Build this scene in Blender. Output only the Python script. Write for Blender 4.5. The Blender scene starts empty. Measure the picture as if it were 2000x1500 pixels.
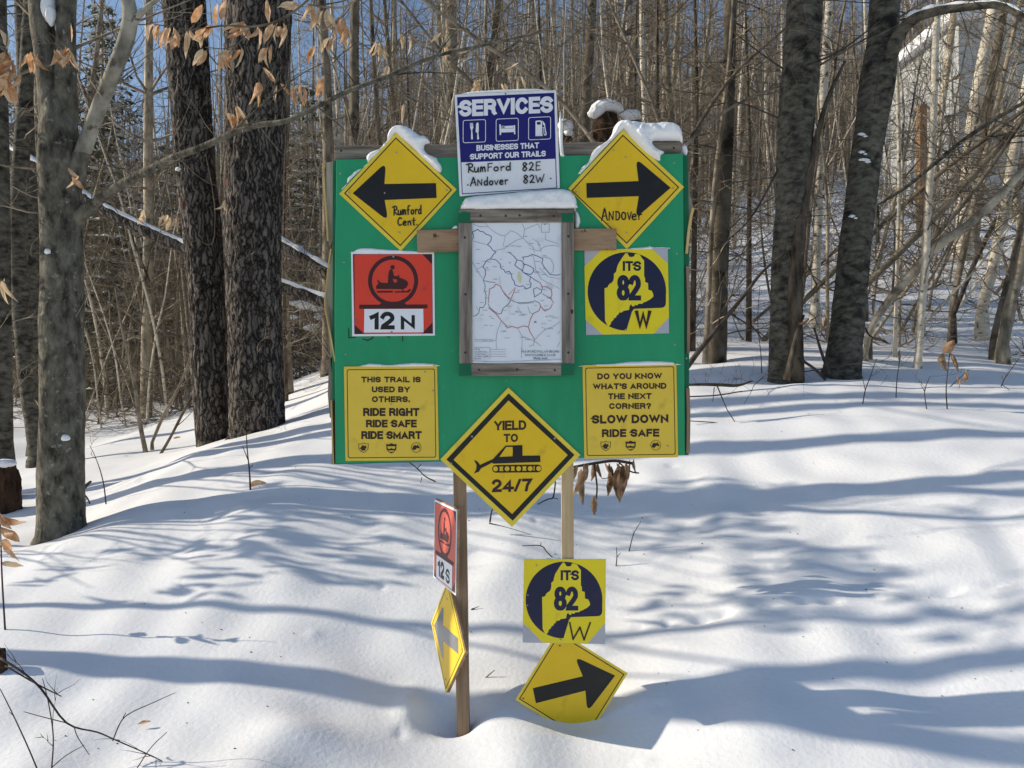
import bpy, bmesh, math, random
import numpy as np
from mathutils import Vector, Matrix, noise
from mathutils.geometry import tessellate_polygon, delaunay_2d_cdt
scene = bpy.context.scene
COL = scene.collection
R = math.radians
rnd = random.Random(11)

# ------------------------------------------------------------------ camera, sky, sun, exposure
CZ = 1.5
F = 1500.0
cam_d = bpy.data.cameras.new("camera"); cam = bpy.data.objects.new("camera", cam_d); COL.objects.link(cam)
cam.location = (0, 0, CZ); cam.rotation_euler = (R(90), 0, 0)
cam_d.sensor_width = 36; cam_d.lens = 36 * F / 2000; cam_d.clip_start = 0.05; cam_d.clip_end = 600
scene.camera = cam
SUN_AZ, SUN_EL = R(6), R(26)            # from -X turned towards +Y
to_sun = Vector((-math.cos(SUN_AZ) * math.cos(SUN_EL), math.sin(SUN_AZ) * math.cos(SUN_EL), math.sin(SUN_EL)))
world = bpy.data.worlds.new("World"); scene.world = world; world.use_nodes = True
wn = world.node_tree.nodes; wl = world.node_tree.links
sky = wn.new("ShaderNodeTexSky"); sky.sky_type = 'NISHITA'; sky.sun_disc = False
sky.sun_elevation = SUN_EL; sky.sun_rotation = R(-84); sky.air_density = 1.0; sky.dust_density = 0.6; sky.ozone_density = 2.0
bg = wn["Background"]; bg.inputs[1].default_value = 0.105
wl.new(sky.outputs[0], bg.inputs[0])
sun_d = bpy.data.lights.new("sun", 'SUN'); sun = bpy.data.objects.new("sun", sun_d); COL.objects.link(sun)
sun_d.energy = 3.75; sun_d.angle = R(0.53); sun_d.color = (1.0, 0.9, 0.74)
sun.rotation_euler = (-to_sun).to_track_quat('-Z', 'Y').to_euler(); sun.location = (-20, 5, 20)
scene.view_settings.view_transform = 'Standard'; scene.view_settings.look = 'None'
scene.view_settings.exposure = 0.36; scene.view_settings.gamma = 1
scene.cycles.max_bounces = 6; scene.cycles.diffuse_bounces = 4

# ------------------------------------------------------------------ helpers
def W(px, py, Y):
    return Vector(((px - 1000) / F * Y, Y, CZ - (py - 750) / F * Y))
def tag(o, label=None, cat=None, group=None, kind=None):
    if label: o["label"] = label
    if cat: o["category"] = cat
    if group: o["group"] = group
    if kind: o["kind"] = kind
    return o
def thing(name, label, cat, loc=(0, 0, 0), group=None, rotz=0):
    o = bpy.data.objects.new(name, None); COL.objects.link(o)
    o.empty_display_size = 0.05
    o.location = loc; o.rotation_euler = (0, 0, rotz)
    return tag(o, label, cat, group)
class MB:
    def __init__(s): s.v = []; s.f = []; s.mi = []
    def add(s, vs, fs, m=0):
        n = len(s.v); s.v.extend([tuple(v) for v in vs])
        for f in fs: s.f.append(tuple(i + n for i in f)); s.mi.append(m)
    def mesh(s, name, mats, off=(0, 0, 0), smooth=True):
        me = bpy.data.meshes.new(name)
        v = np.array(s.v, dtype=float).reshape(-1, 3) - np.array(off)
        me.from_pydata(v.tolist(), [], s.f)
        for m in (mats if isinstance(mats, (list, tuple)) else [mats]): me.materials.append(m)
        me.polygons.foreach_set('material_index', s.mi)
        me.polygons.foreach_set('use_smooth', [smooth] * len(s.f))
        me.update(); return me
    def build(s, name, mats, parent=None, off=None, smooth=True):
        off = off if off is not None else (parent.location if parent is not None and parent.type == 'EMPTY' else (0, 0, 0))
        o = bpy.data.objects.new(name, s.mesh(name, mats, off, smooth)); COL.objects.link(o)
        if parent is not None: o.parent = parent
        return o
def smooth_path(pts, k=4):
    """Catmull-Rom through (x,y,z,r) rows"""
    P = [np.array(p, float) for p in pts]
    if len(P) < 3 or k < 2: return P
    Q = [2 * P[0] - P[1]] + P + [2 * P[-1] - P[-2]]
    out = []
    for i in range(1, len(Q) - 2):
        a, b, c, d = Q[i - 1], Q[i], Q[i + 1], Q[i + 2]
        for j in range(k):
            t = j / k
            out.append(0.5 * (2 * b + (c - a) * t + (2 * a - 5 * b + 4 * c - d) * t * t + (3 * b - a - 3 * c + d) * t ** 3))
    out.append(P[-1]); return out
def tube(mb, pts, sides=6, disp=None, cap=True, m=0):
    """pts: rows (x,y,z,r)"""
    n = len(pts); vs = []; fs = []
    up = Vector((0.13, 0.97, 0.2)); prev = None
    for i, p in enumerate(pts):
        c = Vector(p[:3]); a = Vector(pts[max(i - 1, 0)][:3]); b = Vector(pts[min(i + 1, n - 1)][:3])
        t = (b - a)
        t = t.normalized() if t.length > 1e-9 else Vector((0, 0, 1))
        if prev is None:
            u = t.cross(up)
            if u.length < 1e-3: u = t.cross(Vector((1, 0, 0)))
            u.normalize()
        else:
            u = prev - t * prev.dot(t); u.normalize()
        prev = u; w = t.cross(u); r = max(float(p[3]), 1e-4)
        for k in range(sides):
            an = 2 * math.pi * k / sides
            dv = u * math.cos(an) + w * math.sin(an)
            rr = r
            if disp: rr = r + disp(c + dv * r, an, r)
            vs.append(c + dv * rr)
    for i in range(n - 1):
        for k in range(sides):
            k2 = (k + 1) % sides
            fs.append((i * sides + k, i * sides + k2, (i + 1) * sides + k2, (i + 1) * sides + k))
    if cap:
        fs.append(tuple(range(sides - 1, -1, -1))); fs.append(tuple((n - 1) * sides + k for k in range(sides)))
    mb.add(vs, fs, m)
def pxpath(rows, k=4):
    """rows (px, py, width_px, Y) -> world rows with radius"""
    out = []
    for px, py, w, Y in rows:
        p = W(px, py, Y); out.append((p.x, p.y, p.z, w / 2 / F * Y))
    return smooth_path(out, k)
def box(mb, a, b, m=0):
    x0, y0, z0 = a; x1, y1, z1 = b
    mb.add([(x0, y0, z0), (x1, y0, z0), (x1, y1, z0), (x0, y1, z0), (x0, y0, z1), (x1, y0, z1), (x1, y1, z1), (x0, y1, z1)],
           [(0, 3, 2, 1), (4, 5, 6, 7), (0, 1, 5, 4), (1, 2, 6, 5), (2, 3, 7, 6), (3, 0, 4, 7)], m)
def pxprism(mb, poly, y0, y1, Yref, m=0):
    """polygon in photo pixels, measured on the plane Y=Yref, prism from y0 (front) to y1"""
    P = [W(x, y, Yref) for x, y in poly]; n = len(P)
    area = sum(P[i].x * P[(i + 1) % n].z - P[(i + 1) % n].x * P[i].z for i in range(n))
    if area < 0: P.reverse()
    vs = [(p.x, y0, p.z) for p in P] + [(p.x, y1, p.z) for p in P]
    tri = tessellate_polygon([[Vector((p.x, p.z, 0)) for p in P]])
    fs = [tuple(t) for t in tri] + [tuple(i + n for i in reversed(t)) for t in tri]
    fs += [(i, i + n, (i + 1) % n + n, (i + 1) % n) for i in range(n)]
    mb.add(vs, fs, m)
def grainbox(poly_box, y0, y1, Yref, bev=0.002): pass

# ------------------------------------------------------------------ materials
def mat(name, c1, c2=None, scale=8.0, stretch=(1, 1, 1), rough=0.7, bump=0.0, bscale=None, detail=6, c3=None, c3scale=3.0, c3lo=0.55, c3hi=0.7,
        objrand=None, spec=0.3, dist=0.01, contrast=(0.35, 0.65), trans=0.0):
    m = bpy.data.materials.new(name); m.use_nodes = True
    nt = m.node_tree; N = nt.nodes; L = nt.links; b = N["Principled BSDF"]
    b.inputs["Roughness"].default_value = rough; b.inputs["Specular IOR Level"].default_value = spec
    col = None
    if c2 is not None or bump:
        tc = N.new("ShaderNodeTexCoord"); mp = N.new("ShaderNodeMapping"); mp.inputs["Scale"].default_value = stretch
        L.new(tc.outputs["Object"], mp.inputs["Vector"])
        nz = N.new("ShaderNodeTexNoise"); nz.inputs["Scale"].default_value = scale; nz.inputs["Detail"].default_value = detail
        nz.inputs["Roughness"].default_value = 0.62
        L.new(mp.outputs[0], nz.inputs["Vector"])
    if c2 is not None:
        cr = N.new("ShaderNodeValToRGB"); cr.color_ramp.elements[0].color = (*c1, 1); cr.color_ramp.elements[1].color = (*c2, 1)
        cr.color_ramp.elements[0].position = contrast[0]; cr.color_ramp.elements[1].position = contrast[1]
        L.new(nz.outputs["Fac"], cr.inputs[0]); col = cr.outputs[0]
        if c3 is not None:
            n2 = N.new("ShaderNodeTexNoise"); n2.inputs["Scale"].default_value = c3scale; n2.inputs["Detail"].default_value = 5
            L.new(tc.outputs["Object"], n2.inputs["Vector"])
            mr = N.new("ShaderNodeMapRange"); mr.inputs[1].default_value = c3lo; mr.inputs[2].default_value = c3hi
            L.new(n2.outputs["Fac"], mr.inputs[0])
            mx = N.new("ShaderNodeMix"); mx.data_type = 'RGBA'; mx.inputs[7].default_value = (*c3, 1)
            L.new(mr.outputs[0], mx.inputs[0]); L.new(col, mx.inputs[6]); col = mx.outputs[2]
        if objrand is not None:
            oi = N.new("ShaderNodeObjectInfo"); mx = N.new("ShaderNodeMix"); mx.data_type = 'RGBA'; mx.blend_type = 'MULTIPLY'
            r2 = N.new("ShaderNodeValToRGB"); r2.color_ramp.elements[0].color = (*objrand[0], 1); r2.color_ramp.elements[1].color = (*objrand[1], 1)
            L.new(oi.outputs["Random"], r2.inputs[0]); mx.inputs[0].default_value = 1
            L.new(col, mx.inputs[6]); L.new(r2.outputs[0], mx.inputs[7]); col = mx.outputs[2]
        L.new(col, b.inputs["Base Color"])
    else:
        b.inputs["Base Color"].default_value = (*c1, 1)
    if bump:
        bp = N.new("ShaderNodeBump"); bp.inputs["Strength"].default_value = bump; bp.inputs["Distance"].default_value = dist
        if bscale:
            n3 = N.new("ShaderNodeTexNoise"); n3.inputs["Scale"].default_value = bscale; n3.inputs["Detail"].default_value = 8
            L.new(mp.outputs[0], n3.inputs["Vector"]); L.new(n3.outputs["Fac"], bp.inputs["Height"])
        else: L.new(nz.outputs["Fac"], bp.inputs["Height"])
        L.new(bp.outputs[0], b.inputs["Normal"])
    if trans:
        tr = N.new("ShaderNodeBsdfTranslucent"); ms = N.new("ShaderNodeMixShader"); ms.inputs[0].default_value = trans
        if col is not None: L.new(col, tr.inputs[0])
        else: tr.inputs[0].default_value = (*c1, 1)
        L.new(b.outputs[0], ms.inputs[1]); L.new(tr.outputs[0], ms.inputs[2]); L.new(ms.outputs[0], N["Material Output"].inputs[0])
    return m
M = {}
M['snow'] = mat("snow", (0.86, 0.87, 0.89), (0.92, 0.92, 0.92), scale=3, rough=0.5, bump=0.35, bscale=48, dist=0.006, spec=0.3, detail=8)
M['cap_snow'] = mat("cap_snow", (0.87, 0.88, 0.9), (0.93, 0.93, 0.93), scale=6, rough=0.6, bump=0.6, bscale=55, dist=0.006, spec=0.2)
M['beech'] = mat("beech_bark", (0.035, 0.032, 0.024), (0.22, 0.2, 0.155), scale=19, stretch=(1, 1, 0.5), rough=0.85, bump=0.9, bscale=45, dist=0.012,
                 c3=(0.3, 0.285, 0.235), c3scale=30, c3lo=0.62, c3hi=0.72, spec=0.12, contrast=(0.34, 0.68), detail=10)
M['limb'] = mat("sunlit_limb_bark", (0.13, 0.12, 0.095), (0.4, 0.38, 0.31), scale=7, stretch=(1, 1, 0.6), rough=0.8, bump=0.3, bscale=25, dist=0.006,
                c3=(0.1, 0.085, 0.07), c3scale=16, c3lo=0.6, c3hi=0.66, spec=0.15)  # paler than the trunk: sunlight on the limb painted into the bark colour
def fissured(name):
    m = bpy.data.materials.new(name); m.use_nodes = True; nt = m.node_tree; N = nt.nodes; L = nt.links; b = N["Principled BSDF"]
    b.inputs["Roughness"].default_value = 0.9; b.inputs["Specular IOR Level"].default_value = 0.1
    tc = N.new("ShaderNodeTexCoord"); nz = N.new("ShaderNodeTexNoise"); nz.inputs["Scale"].default_value = 9; nz.inputs["Detail"].default_value = 4; L.new(tc.outputs["Object"], nz.inputs["Vector"])
    ad = N.new("ShaderNodeMix"); ad.data_type = 'RGBA'; ad.blend_type = 'LINEAR_LIGHT'; ad.inputs[0].default_value = 0.06; L.new(tc.outputs["Object"], ad.inputs[6]); L.new(nz.outputs["Color"], ad.inputs[7])
    mp = N.new("ShaderNodeMapping"); mp.inputs["Scale"].default_value = (1, 1, 0.13); L.new(ad.outputs[2], mp.inputs[0])
    vo = N.new("ShaderNodeTexVoronoi"); vo.feature = 'DISTANCE_TO_EDGE'; vo.inputs["Scale"].default_value = 25; L.new(mp.outputs[0], vo.inputs["Vector"])
    v2 = N.new("ShaderNodeTexVoronoi"); v2.inputs["Scale"].default_value = 25; L.new(mp.outputs[0], v2.inputs["Vector"])
    cr = N.new("ShaderNodeValToRGB"); e = cr.color_ramp.elements; e[0].color = (0.016, 0.012, 0.01, 1); e[1].color = (0.25, 0.215, 0.18, 1); e[0].position = 0.0; e[1].position = 0.27  # dark fissures: bark's own darker tone plus recess shade put into the ramp
    L.new(vo.outputs["Distance"], cr.inputs[0])
    n2 = N.new("ShaderNodeTexNoise"); n2.inputs["Scale"].default_value = 50; n2.inputs["Detail"].default_value = 6; L.new(mp.outputs[0], n2.inputs["Vector"])
    c2 = N.new("ShaderNodeValToRGB"); c2.color_ramp.elements[0].color = (0.55, 0.5, 0.46, 1); c2.color_ramp.elements[1].color = (1.15, 1.12, 1.1, 1); c2.color_ramp.elements[0].position = 0.3; c2.color_ramp.elements[1].position = 0.7
    L.new(n2.outputs["Fac"], c2.inputs[0])
    mx = N.new("ShaderNodeMix"); mx.data_type = 'RGBA'; mx.blend_type = 'MULTIPLY'; mx.inputs[0].default_value = 1; L.new(cr.outputs[0], mx.inputs[6]); L.new(c2.outputs[0], mx.inputs[7])
    m3 = N.new("ShaderNodeMix"); m3.data_type = 'RGBA'; m3.blend_type = 'MULTIPLY'; m3.inputs[0].default_value = .45; L.new(mx.outputs[2], m3.inputs[6]); bwn = N.new('ShaderNodeRGBToBW'); L.new(v2.outputs["Color"], bwn.inputs[0]); L.new(bwn.outputs[0], m3.inputs[7])
    n4 = N.new("ShaderNodeTexNoise"); n4.inputs["Scale"].default_value = 2.6; L.new(tc.outputs["Object"], n4.inputs["Vector"]); mr = N.new("ShaderNodeMapRange"); mr.inputs[1].default_value = .66; mr.inputs[2].default_value = .74; L.new(n4.outputs["Fac"], mr.inputs[0])
    m5 = N.new("ShaderNodeMix"); m5.data_type = 'RGBA'; m5.inputs[7].default_value = (0.1, 0.03, 0.018, 1); L.new(mr.outputs[0], m5.inputs[0]); L.new(m3.outputs[2], m5.inputs[6])
    hs = N.new("ShaderNodeHueSaturation"); hs.inputs["Saturation"].default_value = .75; L.new(m5.outputs[2], hs.inputs["Color"]); L.new(hs.outputs[0], b.inputs["Base Color"])
    bp = N.new("ShaderNodeBump"); bp.inputs["Strength"].default_value = 1; bp.inputs["Distance"].default_value = 0.03; L.new(cr.outputs[0], bp.inputs["Height"])
    b2 = N.new("ShaderNodeBump"); b2.inputs["Strength"].default_value = .6; b2.inputs["Distance"].default_value = 0.006; L.new(n2.outputs["Fac"], b2.inputs["Height"]); L.new(bp.outputs[0], b2.inputs["Normal"]); L.new(b2.outputs[0], b.inputs["Normal"])
    return m
M['rough_bark'] = fissured("rough_bark")
M['dark_smooth'] = mat("dark_smooth_bark", (0.032, 0.029, 0.023), (0.16, 0.147, 0.115), scale=15, stretch=(0.8, 0.8, 1.6), rough=0.85, bump=0.7, bscale=34, dist=0.01, detail=9,
                       c3=(0.022, 0.02, 0.017), c3scale=6, c3lo=0.56, c3hi=0.68, spec=0.12)
M['dead_wood'] = mat("dead_wood", (0.035, 0.027, 0.02), (0.15, 0.12, 0.09), scale=16, stretch=(1, 1, 0.3), rough=0.9, bump=0.8, bscale=30, dist=0.01, spec=0.05)
M['pole_bark'] = mat("pole_bark", (0.16, 0.138, 0.108), (0.55, 0.485, 0.385), scale=7, stretch=(1, 1, 0.5), rough=0.85, bump=0.5, bscale=24, dist=0.008, spec=0.12,
                     objrand=((0.3, 0.28, 0.26), (1.3, 1.25, 1.15)), c3=(0.09, 0.075, 0.06), c3scale=4, c3lo=0.55, c3hi=0.65)
M['birch_bark'] = mat("pale_sapling_bark", (0.5, 0.44, 0.34), (0.74, 0.67, 0.55), scale=10, stretch=(1, 1, 1.8), rough=0.75, bump=0.2, bscale=26, dist=0.004, spec=0.15,
                      c3=(0.12, 0.095, 0.07), c3scale=12, c3lo=0.6, c3hi=0.66)
M['twig'] = mat("twig_bark", (0.11, 0.094, 0.074), (0.38, 0.33, 0.265), scale=6, rough=0.85, spec=0.12, objrand=((0.5, 0.46, 0.42), (1.25, 1.2, 1.12)))
M['dark_twig'] = mat("dark_twig_bark", (0.035, 0.028, 0.025), (0.1, 0.08, 0.065), scale=20, rough=0.8, spec=0.15)
M['leaf'] = mat("dry_beech_leaf", (0.5, 0.22, 0.075), (0.8, 0.6, 0.39), scale=24, rough=0.6, spec=0.25, bump=0.3, bscale=90, dist=0.002, trans=0.4)
M['pale_leaf'] = mat("pale_dry_leaf", (0.6, 0.45, 0.28), (0.78, 0.62, 0.42), scale=14, rough=0.65, spec=0.2, trans=0.35)
M['brown_leaf'] = mat("brown_withered_leaf", (0.13, 0.07, 0.038), (0.46, 0.31, 0.19), scale=22, rough=0.7, spec=0.2, bump=0.5, bscale=80, dist=0.003, trans=0.15)
M['needle'] = mat("spruce_needles", (0.025, 0.045, 0.02), (0.07, 0.1, 0.045), scale=5, rough=0.7, spec=0.2)
def paint(name, c, v=0.82, rough=0.42, spec=0.4, scale=9):
    c2 = tuple(x * v for x in c)
    return mat(name, c2, c, scale=scale, rough=rough, spec=spec, bump=0.06, bscale=7, dist=0.005, contrast=(0.3, 0.6), c3=tuple(x * .72 + .01 for x in c), c3scale=14, c3lo=.6, c3hi=.78, detail=8)
M['green'] = mat("green_paint", (0.014, 0.27, 0.115), (0.024, 0.35, 0.155), scale=4, stretch=(1.5, 1, .35), rough=0.5, spec=0.35, bump=0.12, bscale=16, dist=0.002, contrast=(0.3, 0.66),
                 c3=(0.06, 0.4, 0.21), c3scale=34, c3lo=0.66, c3hi=0.76, detail=8)
M['green_dark'] = paint("dark_green_paint", (0.008, 0.16, 0.075), 0.75, 0.6, 0.3, 8)
M['yellow'] = paint("sign_yellow", (0.9, 0.58, 0.012), 0.93, 0.4)
M['yellow_edge'] = paint("sign_yellow_edge", (0.9, 0.68, 0.06), 0.93, 0.4)
M['yellow_flat'] = paint("trail_sign_yellow", (0.86, 0.6, 0.06), 0.93, 0.45)
M['yellow_its'] = paint("route_sign_yellow", (0.9, 0.72, 0.015), 0.95, 0.4)
M['black'] = paint("sign_black", (0.012, 0.011, 0.011), 0.7, 0.45)
M['brownblack'] = paint("faded_black", (0.04, 0.018, 0.013), 0.7, 0.5)
M['navy'] = paint("sign_navy", (0.01, 0.013, 0.055), 0.75, 0.4)
M['blue'] = paint("sign_blue", (0.014, 0.011, 0.17), 0.85, 0.4)
M['white'] = paint("sign_white", (0.88, 0.89, 0.92), 0.95, 0.4)
M['red'] = paint("sign_red", (0.82, 0.06, 0.028), 0.93, 0.4)
M['muted_red'] = paint("muted_sign_red", (0.7, 0.12, 0.07), 0.75, 0.4, 0.5)  # less saturated red than the other snowmobile sign
M['maroon'] = paint("sign_maroon", (0.06, 0.012, 0.014), 0.8, 0.45)
M['steel'] = paint("bare_aluminium", (0.5, 0.5, 0.55), 0.9, 0.35, 0.5)
M['glare_grey'] = paint("glare_grey_arrow", (0.2, 0.2, 0.2), 0.8, 0.2, 0.8)  # sun glare on the arrow, put into its colour as grey
M['marker'] = paint("marker_ink", (0.02, 0.018, 0.02), 0.7, 0.5)
M['map_paper'] = paint("map_paper", (0.86, 0.89, 0.94), 0.95, 0.3)
M['map_blue'] = paint("map_blue_line", (0.05, 0.09, 0.3), 0.8, 0.5)
M['map_grey'] = paint("map_grey_line", (0.3, 0.33, 0.42), 0.8, 0.5)
M['map_dark'] = paint("map_dark_line", (0.08, 0.11, 0.17), 0.8, 0.5)
M['map_red'] = paint("map_red_line", (0.55, 0.16, 0.16), 0.85, 0.5)
M['map_yellow'] = paint("map_yellow_spot", (0.75, 0.7, 0.4), 0.9, 0.5)
M['wood_grey'] = mat("weathered_wood", (0.13, 0.11, 0.09), (0.34, 0.3, 0.255), scale=16, stretch=(3, 1, 0.25), rough=0.85, bump=0.5, bscale=30, dist=0.003, spec=0.15)
M['wood_grey_h'] = mat("weathered_wood_lying", (0.12, 0.1, 0.08), (0.36, 0.31, 0.255), scale=16, stretch=(0.25, 1, 3), rough=0.85, bump=0.5, bscale=30, dist=0.003, spec=0.15,
                       c3=(0.12, 0.09, 0.065), c3scale=9, c3lo=0.62, c3hi=0.72)
M['wood_brown'] = mat("brown_plank", (0.25, 0.15, 0.085), (0.44, 0.3, 0.185), scale=14, stretch=(0.3, 1, 2.5), rough=0.8, bump=0.4, bscale=30, dist=0.002, spec=0.15,
                      c3=(0.1, 0.06, 0.035), c3scale=26, c3lo=0.64, c3hi=0.7)
M['wood_post'] = mat("brown_post_wood", (0.2, 0.13, 0.08), (0.37, 0.26, 0.17), scale=14, stretch=(3, 2, 0.2), rough=0.8, bump=0.3, bscale=25, dist=0.002, spec=0.15)
M['wood_pale'] = mat("pale_pine_wood", (0.52, 0.37, 0.2), (0.7, 0.54, 0.33), scale=14, stretch=(3, 2, 0.2), rough=0.75, bump=0.2, bscale=25, dist=0.002, spec=0.2)
M['ply'] = mat("delaminated_plywood", (0.24, 0.2, 0.15), (0.46, 0.4, 0.32), scale=18, stretch=(3, 2, 0.3), rough=0.85, bump=0.4, bscale=30, dist=0.003, spec=0.1)
M['splinter'] = mat("splintered_veneer", (0.5, 0.33, 0.11), (0.7, 0.52, 0.22), scale=14, stretch=(3, 2, 0.3), rough=0.8, spec=0.15)
M['screw'] = mat("screw_metal", (0.32, 0.31, 0.3), rough=0.45, spec=0.6)
M['rust'] = mat("rusty_screw", (0.05, 0.035, 0.028), rough=0.7)
M['rot'] = mat("rotten_wood", (0.018, 0.011, 0.008), (0.085, 0.05, 0.032), scale=20, stretch=(1, 1, 0.4), rough=0.95, bump=0.8, bscale=30, dist=0.01, spec=0.05)
M['siding'] = mat("pale_siding", (0.42, 0.43, 0.42), (0.5, 0.51, 0.5), scale=2, rough=0.7)
M['glass'] = mat("window_glass", (0.05, 0.06, 0.08), rough=0.1, spec=0.6)
M['orange_wood'] = mat("orange_wood", (0.3, 0.15, 0.06), (0.42, 0.23, 0.1), scale=9, stretch=(2, 2, 0.3), rough=0.8)
M['far_bark'] = mat("far_bark", (0.1, 0.086, 0.07), (0.42, 0.37, 0.3), scale=0.9, rough=0.9, spec=0.1)

# ------------------------------------------------------------------ terrain (heights fitted to points measured in the place)
ctrl = [(0, 1500, 2.38), (500, 1500, 2.36), (1000, 1500, 2.42), (1500, 1500, 2.42), (2000, 1500, 2.4),
        (100, 1400, 2.68), (500, 1405, 2.7), (905, 1408, 2.84), (1110, 1412, 2.84), (1350, 1400, 2.72), (1650, 1395, 2.66), (2000, 1395, 2.6),
        (0, 1310, 2.98), (400, 1300, 3.05), (700, 1320, 3.06), (1300, 1290, 3.06), (1650, 1260, 3.0), (2000, 1250, 2.95),
        (0, 1200, 3.45), (300, 1180, 3.5), (700, 1200, 3.45), (1000, 1200, 3.4), (1300, 1180, 3.45), (1650, 1120, 3.5), (2000, 1100, 3.4),
        (0, 1110, 4.1), (250, 1040, 4.3), (500, 1030, 4.1), (750, 1050, 4.0), (1000, 1060, 3.9), (1300, 1020, 4.1), (1650, 980, 4.1), (2000, 960, 3.95),
        (120, 1035, 4.7), (180, 995, 5.1), (390, 878, 6.3), (300, 925, 5.8), (550, 838, 6.7), (650, 805, 6.8), (550, 900, 5.3), (780, 930, 4.9), (1000, 930, 4.8),
        (1300, 900, 4.8), (1650, 850, 4.9), (2000, 850, 4.75), (1345, 765, 6.3), (1500, 742, 6.5), (1650, 725, 6.7), (2000, 738, 6.5), (1000, 790, 6.6),
        (150, 930, 7.0), (300, 885, 8.5), (500, 838, 9.0), (600, 775, 10.5), (50, 900, 9.5), (300, 830, 11.5), (300, 785, 16), (600, 715, 15), (100, 800, 16), (640, 690, 20),
        (1800, 690, 8.5), (1500, 660, 10), (1980, 640, 10.5), (1800, 585, 12.5), (1900, 470, 18), (1500, 510, 18), (1950, 395, 26), (1400, 440, 26), (1000, 700, 9), (1000, 600, 15), (1000, 500, 26),
        (300, 735, 26), (0, 740, 26), (600, 640, 26), (300, 640, 45), (1000, 450, 45), (1700, 350, 45), (-600, 700, 45), (2600, 340, 45),
        (300, 560, 75), (1000, 420, 75), (1700, 320, 75), (-600, 600, 75), (2600, 300, 75)]
pts = [tuple(W(*c)) for c in ctrl]
pts += [(x, y, CZ + z) for x, y, z in [(-3, 0, -1.3), (0, 0, -1.35), (3, 0, -1.3), (-6, -3, -1.3), (0, -4, -1.4), (6, -3, -1.2), (-5, 3.4, -1.1), (-8, 4, -1.05), (-6, 7, -0.95),
        (5, 2.5, -0.75), (7, 4, -0.2), (9, 7, 0.5), (-12, 4, -1.0), (-16, 9, -0.6), (-30, 5, -0.5), (25, 5, 2), (-30, 20, 0.5), (30, 20, 6), (-12, 12, -0.6)]]
P_ = np.array(pts); n_ = len(P_)
def U(d2): return np.where(d2 > 1e-12, 0.5 * d2 * np.log(np.maximum(d2, 1e-12)), 0)
def warp(x, y): return x / (1 + 0.06 * np.abs(y)), np.log(1 + np.maximum(y + 6, 0.1) / 4) * 4
wx, wy = warp(P_[:, 0], P_[:, 1])
K = U((wx[:, None] - wx[None]) ** 2 + (wy[:, None] - wy[None]) ** 2) + np.eye(n_) * 0.02
A_ = np.zeros((n_ + 3, n_ + 3)); A_[:n_, :n_] = K; A_[:n_, n_] = A_[n_, :n_] = 1
A_[:n_, n_ + 1] = A_[n_ + 1, :n_] = wx; A_[:n_, n_ + 2] = A_[n_ + 2, :n_] = wy
coef = np.linalg.solve(A_, np.concatenate([P_[:, 2], [0, 0, 0]]))
def W0(px, py, Y): p = W(px, py, Y); return p.x, p.y
def gauss(x, y, c, sx, sy, a): return a * np.exp(-((x - c[0]) / sx) ** 2 - ((y - c[1]) / sy) ** 2)
rr_ = np.random.RandomState(3)
waves = [(rr_.uniform(0.8, 3.0), rr_.uniform(0, 6.28), rr_.uniform(0, 6.28)) for _ in range(14)]
fine = [(rr_.uniform(4, 10), rr_.uniform(0, 6.28), rr_.uniform(0, 6.28)) for _ in range(22)]
dents = [(W0(rr_.uniform(1250, 2000), rr_.uniform(960, 1330), 3.3), rr_.uniform(0.02, 0.045), rr_.uniform(0.015, 0.03), rr_.uniform(-0.016, -0.006)) for _ in range(26)]
dents += [((rr_.uniform(-2.2, 2.4), rr_.uniform(2.4, 5.5)), rr_.uniform(0.015, 0.05), rr_.uniform(0.012, 0.03), rr_.uniform(-0.012, 0.006)) for _ in range(60)]
def H(x, y):
    x = np.asarray(x, float); y = np.asarray(y, float); sh = x.shape; x = x.ravel(); y = y.ravel()
    a, b = warp(x, y); z = coef[n_] + coef[n_ + 1] * a + coef[n_ + 2] * b
    for i in range(n_): z = z + coef[i] * U((a - wx[i]) ** 2 + (b - wy[i]) ** 2)
    for f, t, ph in waves: z = z + 0.0035 / f ** 0.7 * np.sin(f * 2 * (x * math.cos(t) + y * math.sin(t)) + ph) * np.clip(y - 1, 0, 1)
    near = np.clip((9 - y) / 3, 0, 1)
    for f, t, ph in fine: z = z + near * 0.0014 * np.sin(f * 2.2 * (x * math.cos(t) + y * math.sin(t)) + ph + np.sin(x * 2.1 + ph) * 1.5)
    far = np.clip((y - 5.5) / 5, 0, 1)
    z = z + far * (0.1 * np.sin(x * 0.8 + 1.3 * np.sin(y * 0.6)) * np.sin(y * 0.9 + 0.7) + 0.05 * np.sin(x * 2.1 + y * 0.9) * np.sin(y * 1.7 - x))
    z = z + gauss(x, y, W0(868, 1400, 2.84), 0.09, 0.08, -0.05)         # hollow round the left post
    z = z + gauss(x, y, W0(905, 1400, 2.86), 0.07, 0.07, -0.05)
    z = z + gauss(x, y, W0(800, 1400, 2.88), 0.06, 0.1, 0.03)
    z = z + gauss(x, y, W0(1090, 1430, 2.72), 0.16, 0.05, 0.012)          # lip of snow before the lower diamond
    z = z + gauss(x, y, W0(590, 1430, 2.62), 0.14, 0.1, 0.03)
    z = z + gauss(x, y, W0(60, 1300, 2.95), 0.22, 0.12, 0.03)
    for a_, b_, c_ in ((1533, 735, 6.6), (1645, 722, 6.7), (120, 1035, 4.7), (1399, 728, 7.6), (1793, 695, 7.2)): z = z + gauss(x, y, W0(a_, b_, c_), 0.26, 0.26, -0.05) + gauss(x, y, W0(a_ + 60, b_, c_ - .45), 0.3, 0.16, 0.025)
    for c, sx, sy, d in dents: z = z + gauss(x, y, c, sx, sy, d)
    return z.reshape(sh)
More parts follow.
